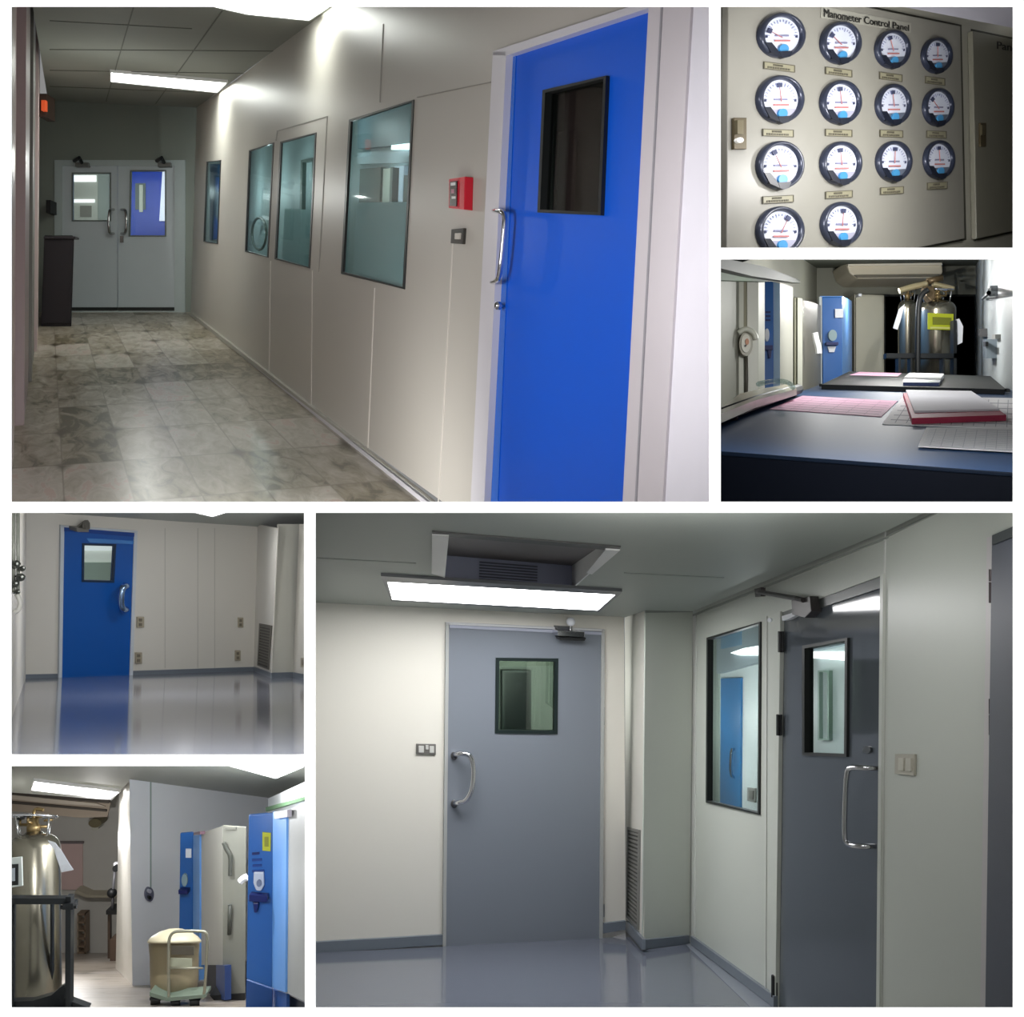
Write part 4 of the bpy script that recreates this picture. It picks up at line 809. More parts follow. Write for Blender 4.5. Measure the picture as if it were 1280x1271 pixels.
    mb = MB(); mb.prism(rf, CP.n * -.01, brn); fin(mb, 'cassette_roof', r)
    for i, m in ((0, brn), (1, wf), (2, blg), (3, wf)):
        j = (i + 1) % 4; t = (fl[j] - fl[i]).cross(CP.n).normalized() * .01
        mb = MB(); mb.prism([fl[i], fl[j], rf[j], rf[i]], t, m); fin(mb, 'cassette_side', r)
    Fp = Plane(fl[3], fl[2] - fl[3], CP.n); Fq = lambda s, t: fl[3].lerp(fl[2], s).lerp(rf[3].lerp(rf[2], s), t)
    mb = MB()
    for k in range(7): mb.prism([Fq(.28, .1 + .12 * k), Fq(.72, .1 + .12 * k), Fq(.72, .16 + .12 * k), Fq(.28, .16 + .12 * k)], V((0, -.03, 0)), mat('cassette louvre dark', (74, 76, 90), .5))
    fin(mb, 'louvre', r)
    mb = MB(); mb.slab(CP, [(540, 665), (776, 684), (773, 688.5), (541, 669.5)], -.0, .008, mat('cassette rim', (70, 70, 68), .5)); mb.slab(CP, [(540, 669), (561, 670), (556, 722), (539.5, 717)], 0, .015, wf); mb.slab(CP, [(757, 687), (775, 688), (740, 718), (733, 716)], 0, .015, wf); fin(mb, 'flange', r)
    # ceiling light
    r = root('ceiling_light', CP.hit((640, 740)), 'long lit ceiling light panel above the grey door', 'ceiling light')
    out = [(476, 720), (777.5, 739.5), (775, 743), (749, 765), (489, 751.5)]; inn = [(484.5, 727.5), (769, 743.5), (747, 763), (490.5, 749.5)]
    mb = MB(); mb.ring(CP, out, inn, 0, .02, mat('light frame grey', (110, 112, 116), .4)); fin(mb, 'light_frame', r)
    mb = MB(); mb.slab(CP, inn, 0, .018, mat('clean e lit diffuser', (255, 255, 255), emit=14, ecol=(253, 253, 253))); fin(mb, 'diffuser', r)
    # grey door in the back wall
    gd = mat('grey door enamel', (124, 130, 140), .3, var=.02, scale=.7)
    r = root('door_6', BW.hit((655, 1180)), 'closed grey door with square window in the back wall', 'door', kind='structure')
    mb = MB(); mb.slab(BW, dq, -.04, .015, gd, [list(reversed(inset(wq, 2)))]); fin(mb, 'door_leaf', r)
    mb = MB(); mb.slab(BW, [(557.5, 778), (561.5, 778), (557.5, 1186), (553.5, 1186)], -.02, .03, mat('door frame dim', (170, 172, 170), .35)); mb.slab(BW, [(752, 787), (756, 787), (753.5, 1173.5), (749.8, 1173.5)], -.02, .03, mat('door frame dim', (0, 0, 0))); mb.slab(BW, [(558, 777.5), (756, 786.5), (756, 789), (558, 780.5)], -.02, .03, mat('door frame pale e', (205, 206, 208), .35)); fin(mb, 'door_frame', r)
    mb = MB(); mb.slab(BW, [(562, 781), (752, 790), (752, 793.5), (562, 784.5)], .015, .03, mat('door top strip', (176, 180, 196), .2)); fin(mb, 'top_strip', r)
    mb = MB(); mb.ring(BW, wq, inset(wq, 4.2, 4), -.02, .025, mat('gasket green black', (26, 38, 38), .35)); fin(mb, 'window_gasket', r)
    mb = MB(); mb.slab(BW, inset(wq, 2), 0, .006, glass('green dark pane', (196, 206, 198), .3)); fin(mb, 'window_pane', r)
    B2 = BW.moved(-1.1); gw = mat('green room wall', (138, 146, 138), .5)
    mb = MB(); mb.slab(B2, rect(585, 800, 740, 950), -.05, 0, gw); mb.slab(B2, rect(600, 800, 742, 832), 0, .3, mat('green room ceiling', (90, 100, 86), .5)); struct(mb, 'wall_far')
    mb = MB(); mb.ring(B2, rect(628, 838, 664, 960), rect(631, 841, 661, 962), 0, .06, mat('dark green frame', (30, 44, 38), .4)); mb.slab(B2, rect(631, 841, 661, 960), 0, .03, mat('dark green door', (84, 112, 98), .35)); struct(mb, 'door_7')
    lamp('green_room_fill', BW.hit((690, 870), -.1), -BW.n, .6, .6, 20, (.97, 1, .97))  # unseen fill added to brighten the green room
    mb = MB(); mb.tube(smooth([BW.hit((567, 944), .01), BW.hit((574, 941), .1), BW.hit((588, 943), .13), BW.hit((592, 958), .13), BW.hit((591, 985), .13), BW.hit((583, 1001), .12), BW.hit((574, 1003), .1), BW.hit((567, 1004), .01)], 3), .02, CHROME, 12)
    for y in (945, 1005): mb.slab(BW, ell(568, y, 4, 5), .01, .03, mat('escutcheon', (110, 110, 112), .3, .8))
    fin(mb, 'pull_handle', r, sm=True)
    for y0, y1 in ((806, 828), (884, 906), (1130, 1146)): hinge(BW, 753.5, y0, y1, r, mat('hinge pale', (176, 178, 178), .3, .6), 3.5)
    mb = MB(); mb.slab(BW, [(697, 788), (731, 790), (731, 796), (697, 794.5)], .015, .16, CHROME); mb.slab(BW, [(699, 796), (733, 797), (731, 801), (701, 800)], .015, .12, BLACK); mb.slab(BW, [(697, 783), (716, 784), (716, 788), (697, 787)], 0, .1, mat('closer dark arm', (88, 90, 92), .4, .5))
    mb.ball(BW.hit((713.5, 777), .12), .035, TAG); mb.tube([BW.hit((713.5, 777), .1), BW.hit((713.5, 788), .1)], .015, STEEL, 8); fin(mb, 'door_closer', r, bev=.004)
    pd = mat('switch plate dark grey', (120, 118, 114), .35, .3)
    plate(BW, [(520.5, 929.5), (545, 930), (545, 943.5), (520.5, 943)], 'light_switch', 'wide dark grey switch plate left of the closed grey door', 'switch', pd, mat('switch rocker light', (200, 200, 196), .3), None, ((.12, .2, .38, .8), (.48, .12, .62, .5), (.68, .2, .9, .8)), .015)
    grille(CS, [(783.6, 1033.5), (798.8, 1037.5), (797, 1162), (782.5, 1146)], 22, mat('grille grey', (120, 120, 116), .45), mat('grille shadow', (64, 64, 62), .6), 'return_air_grille', 'tall grey return air grille low on the column beside the grey door')
    # window in the right wall
    r = root('window_3', RW.hit(wnE[3]), 'black framed window in the right wall showing a blue door beyond', 'window', kind='structure')
    bk = mat('window gasket black', (0, 0, 0))
    mb = MB(); mb.ring(RW, wnE, inset(wnE, 1.8, 2.4), -.03, .012, bk); fin(mb, 'window_frame', r)
    mb = MB(); mb.slab(RW, inset(wnE, 1), -.025, -.02, glass('side pane', (240, 246, 245), .1)); fin(mb, 'window_pane', r)
    R2 = RW.moved(-1.0)
    mb = MB(); mb.slab(R2, [(868, 740), (1100, 690), (1100, 1010), (868, 1060)], -.012, 0, mat('adjoining room wall', (206, 216, 216), .5)); mb.slab(R2, [(868, 780), (898, 772), (898, 1060), (868, 1060)], 0, .02, mat('adjoining grey green', (156, 168, 160), .5)); struct(mb, 'wall_adjoining')
    mb = MB(); mb.slab(R2, [(896, 745), (1080, 690), (1080, 800), (955, 826), (896, 842)], 0, .06, mat('adjoining ceiling', (150, 164, 170), .5)); struct(mb, 'ceiling_adjoining')
    mb = MB(); mb.slab(R2, [(913, 816), (930, 810), (955, 806), (955, 819), (925, 819)], .06, .09, mat('adjoining light', (255, 255, 255), emit=2.5)); fin(mb, 'ceiling_light', label='lit light seen through the side window, above the blue door', cat='ceiling light')
    mb = MB(); mb.slab(R2, [(1008, 814), (1062, 814), (1062, 826), (1009, 822)], .06, .09, mat('adjoining light', (0, 0, 0))); fin(mb, 'ceiling_light', label='lit light seen through the tall window of the open grey door', cat='ceiling light')
    rb = root('door_8', R2.hit((912, 1010)), 'light blue door seen through the side window', 'door', kind='structure')
    mb = MB(); mb.slab(R2, [(901, 848), (926, 847), (925, 1014), (900, 1008)], .0, .02, mat('sky blue door', (30, 116, 176), .35)); mb.slab(R2, [(901, 790), (926, 783), (926, 806), (901, 811)], .06, .07, mat('sky blue header', (110, 150, 178), .4)); fin(mb, 'door_leaf', rb)
    mb = MB(); mb.tube(smooth([R2.hit((918, 936), .02), R2.hit((914, 937), .07), R2.hit((913, 968), .07), R2.hit((918, 972), .02)]), .015, CHROME, 8); fin(mb, 'pull_handle', rb, sm=True)
    plate(R2, [(934, 984), (943.5, 985), (943, 1003), (933.5, 1001)], 'wall_socket', 'grey socket plate seen low through the side window', 'socket', mat('grey plate', (150, 150, 146), .4), pd, None, ((.25, .2, .75, .8),), .02, False)
    mb = MB(); mb.ring(R2, [(1022, 838), (1036, 838), (1036, 925), (1022, 925)], [(1024, 840), (1034, 840), (1034, 923), (1024, 923)], 0, .03, mat('faint green frame', (150, 176, 160), .5)); fin(mb, 'notice_board', label='faint greenish frame seen through the tall door window', cat='board')
    for p, w in (((905, 900), 13), ((945, 880), 15), ((935, 970), 11), ((1030, 880), 4)): fill_point('adjoining_fill', R2.hit(p) + R2.n * .6, w)  # unseen points added to brighten the adjoining room
    # side grey door
    gs = mat('side grey door gloss', (88, 94, 101), .07, var=.03, scale=.7)
    r = root('door_9', RW.hit((1030, 1262)), 'tall glossy grey door with long D handle in the right wall', 'door', kind='structure')
    mb = MB(); mb.slab(RW, sd, -.05, -.012, gs, [list(reversed(inset(d2w, 1.5)))]); fin(mb, 'door_leaf', r)
    mb = MB(); mb.ring(RW, d2w, inset(d2w, 3, 3.6), -.05, .002, bk); fin(mb, 'window_gasket', r)
    mb = MB(); mb.slab(RW, inset(d2w, 1.5), -.03, -.025, glass('side pane', (0, 0, 0))); fin(mb, 'window_pane', r)
    mb = MB(); mb.slab(RW, [(961, 770), (975.5, 764), (969, 1265), (962, 1258)], -.02, .012, mat('frame pale side', (202, 206, 198), .3)); mb.slab(RW, [(1100.5, 718), (1104, 717), (1099, 1265), (1095.5, 1265)], -.02, .012, mat('frame pale side', (0, 0, 0))); fin(mb, 'door_frame', r)
    mb = MB(); mb.slab(RW, [(976, 766), (1100, 721), (1100, 735), (976, 776)], -.012, .0, mat('door dark header', (62, 68, 66), .3)); fin(mb, 'header_strip', r)
    mb = MB(); mb.tube(smooth([RW.hit((1097, 960), -.01), RW.hit((1080, 959.5), .06), RW.hit((1062, 959), .09), RW.hit((1058, 966), .1), RW.hit((1056, 1010), .1), RW.hit((1055.5, 1048), .1), RW.hit((1060, 1056), .09), RW.hit((1078, 1058), .06), RW.hit((1094, 1058), -.01)], 2), .0125, CHROME, 12); fin(mb, 'pull_handle', r, sm=True)
    mb = MB(); mb.slab(RW, ell(1083, 937, 5, 4.5), -.012, .0, mat('lock rose', (78, 82, 86), .3, .5)); fin(mb, 'lock_rose', r)
    ck = mat('closer charcoal', (70, 66, 66), .35, .4)
    mb = MB(); mb.slab(RW, [(989, 750), (1012, 745), (1014, 764), (1006, 772), (990, 768)], -.01, .05, ck); fin(mb, 'closer_body', r, bev=.004)
    mb = MB(); mb.tube([RW.hit((947, 740), .02), RW.hit((950, 740), .05), RW.hit((996, 748), .07), RW.hit((1004, 750), .06)], .014, ck, 8); mb.slab(RW, [(943, 736), (951, 734), (951, 745), (944, 746)], 0, .03, ck); fin(mb, 'closer_arm', r)
    mb = MB(); mb.slab(RW, [(977, 770), (990, 766), (1000, 766), (985, 774), (978, 776)], -.01, .02, TAG); fin(mb, 'closer_bracket', r)
    for y0, y1, x in ((789, 815, 975.5), (893, 919, 973.5), (1219, 1246, 967.5)): hinge(RW, x, y0, y1, r, BLACK, 4)
    mb = MB(); mb.slab(RW, ell(961.5, 775, 2.4, 2.8, 12), 0, .02, TAG); fin(mb, 'ceiling_sensor', label='tiny white button on the wall strip between window and tall grey door', cat='button')
    # switch and third door
    plate(RW, [(1118.5, 942), (1143, 942.5), (1142, 969.5), (1118, 967)], 'light_switch', 'square beige switch plate right of the tall grey door', 'switch', mat('switch plate stone', (178, 174, 160), .35), mat('switch plate stone light', (198, 195, 182), .35), None, ((.18, .2, .45, .8), (.55, .2, .82, .8)), .012)
    r = root('door_10', RW.hit((1252, 1262)), 'grey door cut by the picture edge at the far right with dark hinges', 'door', kind='structure')
    mb = MB(); mb.slab(RW, td, 0, .02, mat('third door grey', (86, 90, 102), .35)); fin(mb, 'door_leaf', r)
    mb = MB(); mb.slab(RW, [(1240, 669), (1273, 655), (1273, 668), (1240, 681)], .02, .03, mat('third door header', (58, 64, 66), .4)); fin(mb, 'header_strip', r)
    mb = MB(); mb.slab(RW, [(1233.5, 672), (1240.5, 669), (1232, 1265), (1225, 1265)], 0, .012, mat('frame pinkish', (202, 198, 198), .3)); fin(mb, 'door_frame', r)
    for y0, y1 in ((711, 727), (727, 754), (873, 893), (893, 919)): hinge(RW, 1238.5, y0 + .5, y1 - .5, r, mat('hinge dark brown', (58, 48, 50), .4, .3), 5)
    # added fills beside the ceiling panel's own light
    lamp('clean_e_fill', P(850, 700, 4.6), V((.15, 1, -.5)), 1.0, .3, 7, (1, 1, .98))
    lamp('clean_e_fill', P(1240, 660, 3.96), V((-.3, 1, -.3)), .2, .2, 3, (1, 1, .98))
room_e()

# ================================================================== ROOM F: nitrogen store
def room_f():
    hy = 1125; nf = V((0, -(CY - hy) / FL, 1)).normalized(); K = 1680.; u = V((0, 0, 1))
    G = Plane(P(200, 1225, K / 100), V((1, 0, 0)), ray(200, hy)); g = G.hit
    gm = marble('store marble tiles', .8, 1.6, [(112, 104, 90), (150, 138, 124), (166, 156, 146), (162, 148, 142), (174, 166, 160)], (160, 148, 134), .35, bright=1)
    mb = MB(); mb.slab(G, [(9, 1265), (9, 1180), (150, 1180), (150, 1200), (345, 1215), (386, 1230), (386, 1265)], -.012, 0, gm); struct(mb, 'floor', uv=G)
    pal = mat('store wall white', (216, 218, 222), .45, var=.02); beige = mat('store far wall', (206, 204, 198), .5, var=.04)
    FW = frontal(25.5, u)
    mb = MB(); mb.slab(FW, [(9, 950), (160, 950), (160, 1192), (9, 1192)], -.012, 0, beige); struct(mb, 'wall_back')
    a, b, c = g((145, 1211)), g((166, 1232)), g((345, 1222))
    W1 = through(a, b, u); W2 = through(b, c, u)
    mb = MB(); mb.slab(W1, [(149, 985), (162.5, 972), (166, 1234), (144.5, 1213)], -.012, 0, mat('store pier bright', (232, 228, 220), .4)); struct(mb, 'wall_pier')
    mb = MB(); mb.slab(W2, [(162, 968), (200, 970), (345, 992), (345, 1225), (166, 1235)], -.012, 0, pal)
    mb.slab(W2, [(188, 974), (189.4, 974), (189.4, 1112), (188, 1112)], 0, .01, mat('seam green grey', (140, 156, 150), .5)); struct(mb, 'wall_middle')
    R = Plane(P(345, 1050, 14.6), ray(107, hy), u)
    mb = MB(); mb.slab(R, [(335, 998), (386, 975), (386, 1265), (335, 1265)], -.012, 0, pal); struct(mb, 'wall_right')
    mb = MB(); mb.slab(R, [(332, 1009), (386, 994), (386, 998), (332, 1014)], 0, .05, mat('green strip', (104, 140, 104), .5)); struct(mb, 'trim_8')
    C1, C2 = W2.hit((163, 974)), W2.hit((335, 997)); CP = Plane(C1, C2 - C1, ray(107, hy)); ce = mat('store ceiling', (168, 172, 166), .6)
    mb = MB(); mb.slab(CP, [(9, 951), (386, 951), (386, 977), (336, 998), (163, 975), (140, 1000), (9, 990)], -.012, 0, ce); struct(mb, 'ceiling')
    em = mat('store lit diffuser', (255, 255, 255), emit=16)
    for q, lb in (([(43, 977), (149, 990.5), (137.5, 998.5), (39.5, 987.5)], 'left lit ceiling light in the nitrogen store'), ([(262, 951), (386, 951), (378, 959), (345, 973)], 'right lit ceiling light above the blue freezers')):
        r = root('ceiling_light', CP.hit(q[0]), lb, 'ceiling light'); mb = MB(); mb.slab(CP, q, 0, .03, em); fin(mb, 'diffuser', r)
        mb = MB(); mb.ring(CP, inset(q, -1.4, -.8), q, 0, .04, WHITE); fin(mb, 'light_frame', r)
    # dropped beams and air conditioner over the far bay
    S = frontal(24, u)
    r = root('air_conditioner', S.hit((70, 1020)), 'long brownish ceiling unit with dark slots at the far end of the nitrogen store', 'air conditioner')
    mb = MB(); mb.slab(S, [(9, 988), (60, 990), (136, 999), (138, 1004), (134, 1021), (100, 1022), (9, 1013)], -.05, 0, mat('unit taupe', (170, 156, 140), .5)); fin(mb, 'unit_body', r)
    for q, m in (([(9, 989), (137, 1001), (136, 1004), (9, 993)], 'k'), ([(9, 1001), (133, 1012), (133, 1014.5), (9, 1004)], 'k'), ([(9, 993), (120, 1004), (132, 1008), (60, 1003.5), (9, 998)], 'l')):
        mb = MB(); mb.slab(S, q, 0, .05, mat('unit dark slot', (74, 68, 62), .6) if m == 'k' else mat('unit light', (196, 186, 172), .5)); fin(mb, 'louvre', r)
    mb = MB(); mb.slab(S, ell(118.5, 1029, 8, 5.5, 20), -1.2, -.8, mat('olive lamp', (112, 104, 78), .5)); mb.slab(S, ell(118.5, 1035, 5, 3, 16), -1.2, -.9, mat('lamp glass', (190, 188, 176), .4)); fin(mb, 'wall_lamp', label='small round olive lamp high on the far wall', cat='lamp')
    mb = MB(); mb.slab(FW, rect(74, 1053, 103, 1112), .02, .06, mat('pink poster', (216, 188, 184), .6)); mb.slab(FW, rect(72, 1052, 104, 1054.5), .06, .12, mat('poster rail', (120, 110, 112), .5)); fin(mb, 'pink_poster', label='faded pink poster on the far wall behind the steel tank', cat='poster')
    mb = MB(); mb.slab(FW, [(95, 1112), (110, 1119), (146, 1119), (146, 1122), (108, 1122), (93, 1116)], 0, .35, mat('counter beige far', (176, 168, 150), .5)); fin(mb, 'wall_counter', label='narrow beige shelf running along the far wall', cat='shelf')
    r = root('step_rack', g((101, 1192)), 'small stack of brown framed shelves standing on the far floor', 'rack'); ST = frontal(K / (1192 - hy), u); bm_ = mat('rack brown', (132, 112, 94), .5)
    for y in (1142, 1152, 1162, 1172, 1182, 1190): mb = MB(); mb.slab(ST, rect(97, y, 107, y + 2.2), -.25, 0, bm_); fin(mb, 'shelf', r)
    for x in (105.5, 96): mb = MB(); mb.slab(ST, rect(x, 1142, x + 1.6, 1192.5), -.25, 0, mat('rack post beige', (176, 160, 140), .5) if x < 100 else bm_); fin(mb, 'rack_post', r)
    SD = frontal(K / (1201 - hy), u)
    r = root('equipment_stand', SD.hit((140, 1201)), 'slim black equipment stand with brown base beside the white pier', 'stand')
    mb = MB(); mb.slab(SD, ell(144, 1086, 3.6, 4, 16), 0, .2, BLACK); mb.slab(SD, rect(142, 1079, 148, 1082), 0, .1, TAG); fin(mb, 'stand_head', r)
    mb = MB(); mb.tube([SD.hit((143.5, 1089)), SD.hit((141, 1115)), SD.hit((141, 1140))], .03, mat('stand grey', (96, 96, 100), .4), 6); mb.ball(SD.hit((140, 1116)), .09, BLACK); fin(mb, 'stand_pole', r, sm=True)
    mb = MB(); mb.slab(SD, rect(132.5, 1138, 146.5, 1143), -.3, .1, BLACK); fin(mb, 'stand_tray', r)
    mb = MB(); mb.slab(SD, rect(134.5, 1143, 137.5, 1198), -.1, 0, mat('stand leg brown', (70, 56, 46), .5)); fin(mb, 'stand_leg', r)
    mb = MB(); mb.slab(SD, rect(137.5, 1174, 145, 1201), -.3, 0, mat('stand box brown', (96, 78, 66), .5)); fin(mb, 'stand_box', r)
    # socket on the middle wall
    r = root('wall_socket', W2.hit((187, 1126)), 'small dark oval switch on the middle wall below the seam', 'switch')
    mb = MB(); mb.slab(W2, ell(187.5, 1118, 5, 9, 20), 0, .05, mat('socket slate', (92, 94, 112), .4)); fin(mb, 'cover_plate', r)
    mb = MB(); mb.slab(W2, ell(187.5, 1114, 2.2, 2.6, 12), .05, .09, mat('socket pale', (170, 172, 184), .4)); mb.slab(W2, ell(187.5, 1122, 2.2, 2.6, 12), .05, .09, BLACK); fin(mb, 'socket_face', r)
    # dewar with rack
    upf = lambda px: V((ray(px, hy).x * nf.y / nf.z, nf.y / nf.z, 1))
    z = 12.4; base = P(42, 1256, z); top = P(42, 1022, z); H = (top - base).length
    r = dewar(base, 33.5 * z / FL, H, upf(42), 'large steel nitrogen tank with valves at the left of the store', ang=.3)
    TP = frontal(11.95, u)
    mb = MB(); mb.slab(TP, [(9, 1073), (27, 1071), (28, 1107), (9, 1110)], 0, .02, mat('tank label pale', (206, 212, 208), .5)); mb.slab(TP, [(9, 1081), (22.5, 1080), (22.5, 1106), (9, 1107)], .02, .03, BLACK); mb.slab(TP, [(9, 1086), (18.5, 1085), (18.5, 1101), (9, 1102)], .03, .04, mat('tank label grey', (176, 182, 190), .5)); fin(mb, 'tank_label', label='black bordered pale label on the large steel tank', cat='label')
    TG = frontal(11.9, u); mb = MB(); pts = [TG.hit(p, o) for p, o in (((60, 1050), 0), ((69, 1053), .02), ((77, 1063), .04), ((86, 1078), .03), ((92, 1087), 0))]; pt2 = [TG.hit(p, o) for p, o in (((64, 1057), 0), ((68, 1062), .02), ((71, 1072), .04), ((75, 1083), .03), ((77, 1090), 0))]
    mb.add(pts + pt2 + [p - nf * .0 + TG.n * .006 for p in pts + pt2], [[i, i + 1, i + 6, i + 5] for i in range(4)] + [[i + 10, i + 11, i + 16, i + 15] for i in range(4)], TAG); fin(mb, 'paper_tag', label='curved white paper tag hanging from the tank valve', cat='tag')
    RP = frontal(11.6, u)
    r = root('tank_rack', g((60, 1262)), 'black steel tank rack with upright post in front of the large tank', 'rack')
    mb = MB(); mb.slab(RP, [(9, 1122.5), (84, 1123), (84, 1130.5), (9, 1130.5)], -.05, .05, RACKM); fin(mb, 'rack_rail', r, bev=.005)
    mb = MB(); mb.slab(RP, [(81.5, 1121), (88.5, 1121), (87.5, 1262), (81, 1262)], -.05, .05, RACKM); fin(mb, 'rack_post', r, bev=.005)
    mb = MB(); mb.slab(RP, [(9, 1130), (18, 1130), (17, 1262), (9, 1262)], -.02, .02, RACKM); fin(mb, 'rack_post', r)
    mb = MB(); mb.slab(RP, rect(62.5, 1130, 65.5, 1240), -.8, -.75, RACKM); fin(mb, 'rack_post', r)
    mb = MB(); mb.tube([RP.hit((76, 1134), .05), RP.hit((96, 1133), .05)], .02, BLACK, 8); mb.slab(RP, rect(78, 1129.5, 91, 1137), -.05, .09, RACKM); fin(mb, 'clamp_screw', r)
    mb = MB(); mb.slab(RP, [(9, 1252), (40, 1251), (64, 1244), (74, 1235), (80, 1231), (82, 1236), (80, 1248), (110, 1259), (108, 1264), (9, 1264)], -.1, .0, RACKM); fin(mb, 'rack_base', r)
    # freezer far
    zA = K / (1250 - hy)
    A0 = P(278.4, 1250, zA); PA = Plane(A0, ray(-40, hy), u); PAr = frontal(zA, u)
    grey = mat('store freezer grey', (186, 184, 176), .45, var=.03); greyb = mat('store freezer back', (126, 126, 117), .5, var=.05)
    r = root('freezer', A0, 'far upright freezer with slim blue front and cable on its grey back panel', 'freezer', 'blue upright freezers in the nitrogen store')
    mb = MB(); mb.slab(PA, [(249.3, 1042), (278.4, 1032), (278.4, 1206), (249.3, 1206)], -.02, 0, grey); mb.slab(PAr, [(278.4, 1032), (307, 1034), (306, 1250), (278.4, 1250)], -.03, 0, greyb); fin(mb, 'freezer_body', r)
    mb = MB(); mb.slab(PA, [(241.4, 1044), (249.5, 1043), (249.5, 1225), (241, 1225)], -.08, .02, BLUE2); fin(mb, 'door_edge', r)
    PAd = frontal(PA.hit((241, 1200))[1] , u)
    mb = MB(); mb.slab(PAd, [(225, 1041), (241.5, 1039.5), (241, 1225), (223, 1222)], -.03, 0, BLUE1); fin(mb, 'freezer_door', r, bev=.02)
    mb = MB(); mb.slab(PAd, rect(232, 1061, 239, 1072), 0, .02, TAG); fin(mb, 'notice_sheet', r)
    mb = MB(); mb.slab(PAd, ell(230.5, 1100, 3.6, 8), 0, .04, mat('dial bluish grey', (0, 0, 0))); fin(mb, 'control_dial', r)
    mb = MB(); mb.slab(PAd, rect(223, 1112.5, 234.5, 1117.5), 0, .12, NAVY); fin(mb, 'latch_handle', r)
    mb = MB(); mb.slab(PA, [(242, 1040.5), (250, 1039), (250, 1043), (242, 1043.5)], 0, .06, mat('hinge maroon', (120, 92, 104), .5)); fin(mb, 'top_hinge', r)
    mb = MB(); mb.slab(PA, [(257.5, 1202), (278.4, 1206), (278.4, 1250), (258, 1240)], -.3, -.02, mat('freezer base black', (16, 18, 30), .5)); mb.slab(PA, [(270, 1206), (281, 1207), (281, 1250), (270, 1247)], -.05, .02, mat('freezer base navy', (34, 62, 118), .4)); fin(mb, 'freezer_base', r)
    mb = MB(); mb.slab(PAr, [(262, 1244), (306, 1242), (306, 1250), (285, 1253), (268, 1251)], -.3, .02, BLACK); fin(mb, 'plinth', r)
    mb = MB(); mb.tube(smooth([PAr.hit(p, .04) for p in ((279.5, 1053), (283, 1062), (287.5, 1068), (288, 1080), (287.5, 1094))]), .025, mat('cable dark', (70, 72, 66)), 6); fin(mb, 'power_cable', r, sm=True)
    mb = MB(); mb.tube([PAr.hit((287.5, 1131), .03), PAr.hit((286.5, 1168), .03)], .025, mat('cable dark', (0, 0, 0)), 6); fin(mb, 'rear_slot', r, sm=True)
    mb = MB(); mb.slab(PAr, rect(281.5, 1034, 295, 1037), 0, .02, mat('rear mark', (112, 112, 104), .5)); fin(mb, 'rear_label', r)
    mb = MB(); mb.tube(smooth([PAr.hit(p, .2) for p in ((300, 1102), (304, 1098), (309, 1096))]), .04, TAG, 6); fin(mb, 'white_hose', label='short white hose end between the two blue freezers', cat='hose')
    # freezer near
    zB = K / (1268 - hy); B0 = P(341, 1268, zB); PB = Plane(B0, ray(107, hy), u); PBf = frontal(zB, u)
    r = root('freezer', B0, 'near upright freezer with wide blue front and yellow sticker cut by the picture edge', 'freezer', 'blue upright freezers in the nitrogen store')
    mb = MB(); mb.slab(PB, [(357, 1013.5), (386, 1001), (386, 1254), (356.5, 1240)], -.04, 0, mat('store freezer side', (158, 158, 156), .45)); fin(mb, 'freezer_body', r)
    mb = MB(); mb.slab(PB, [(341, 1014.5), (358, 1013.5), (356.5, 1240), (340, 1234)], -.03, .02, BLUE2); fin(mb, 'door_edge', r)
    mb = MB(); mb.slab(PBf, [(311, 1018), (341.5, 1015.5), (340, 1235), (308, 1224)], -.03, 0, BLUE1); fin(mb, 'freezer_door', r, bev=.02)
    mb = MB(); mb.slab(PBf, [(308, 1225), (340, 1236), (340, 1266), (307, 1266)], -.05, -.02, mat('freezer lower blue', (34, 76, 138), .4)); mb.slab(PB, [(340, 1236), (358, 1242), (358, 1266), (340, 1266)], -.05, -.02, mat('freezer lower blue dark', (40, 82, 150), .4)); mb.slab(PB, [(358, 1242), (386, 1256), (386, 1264), (358, 1264)], -.14, -.1, mat('freezer base black', (0, 0, 0))); fin(mb, 'freezer_base', r)
    mb = MB(); mb.slab(PBf, [(328, 1040), (338.5, 1041), (338, 1064), (328, 1063)], 0, .01, mat('sticker yellow', (190, 190, 40), .5)); mb.slab(PBf, rect(330.5, 1046, 335.5, 1058), .01, .015, mat('sticker olive', (140, 140, 40), .5)); fin(mb, 'warning_sticker', r)
    mb = MB(); [mb.slab(PBf, [(x0, y), (x1, y - .8), (x1, y + 1.8), (x0, y + 2.6)], 0, .015, NAVY if y < 1070 else mat('slot blue', (22, 60, 130), .4)) for x0, x1, y in ((315, 324, 1066), (315, 327, 1074), (315.5, 327, 1081), (315, 330, 1088))]; fin(mb, 'vent_slots', r)
    mb = MB(); mb.slab(PBf, [(317, 1090), (329.5, 1090), (330, 1107), (326, 1114), (320, 1113), (316.5, 1104)], 0, .04, mat('panel silver', (196, 200, 212), .35)); fin(mb, 'control_panel', r, bev=.01)
    mb = MB(); mb.slab(PBf, ell(323.5, 1104, 3, 4.5, 16), .04, .06, mat('panel grey', (120, 128, 150), .4)); fin(mb, 'control_dial', r)
    mb = MB(); mb.slab(PBf, [(311, 1118), (334, 1120), (334, 1128), (311, 1127)], 0, .1, NAVY); mb.slab(PBf, [(316, 1128), (323, 1128), (321, 1141), (317.5, 1141)], 0, .07, NAVY); fin(mb, 'latch_handle', r, bev=.01)
    mb = MB(); mb.slab(PB, [(342, 1015), (359, 1012), (359, 1021), (343, 1023.5)], .02, .06, mat('hinge cover mauve', (190, 184, 196), .5)); fin(mb, 'top_hinge', r)
    # drum on trolley
    zt = K / (1254 - hy); b0 = P(218, 1247, zt); k = zt / FL
    r = root('trolley_drum', b0, 'round beige drum with domed lid on a wheeled trolley', 'drum')
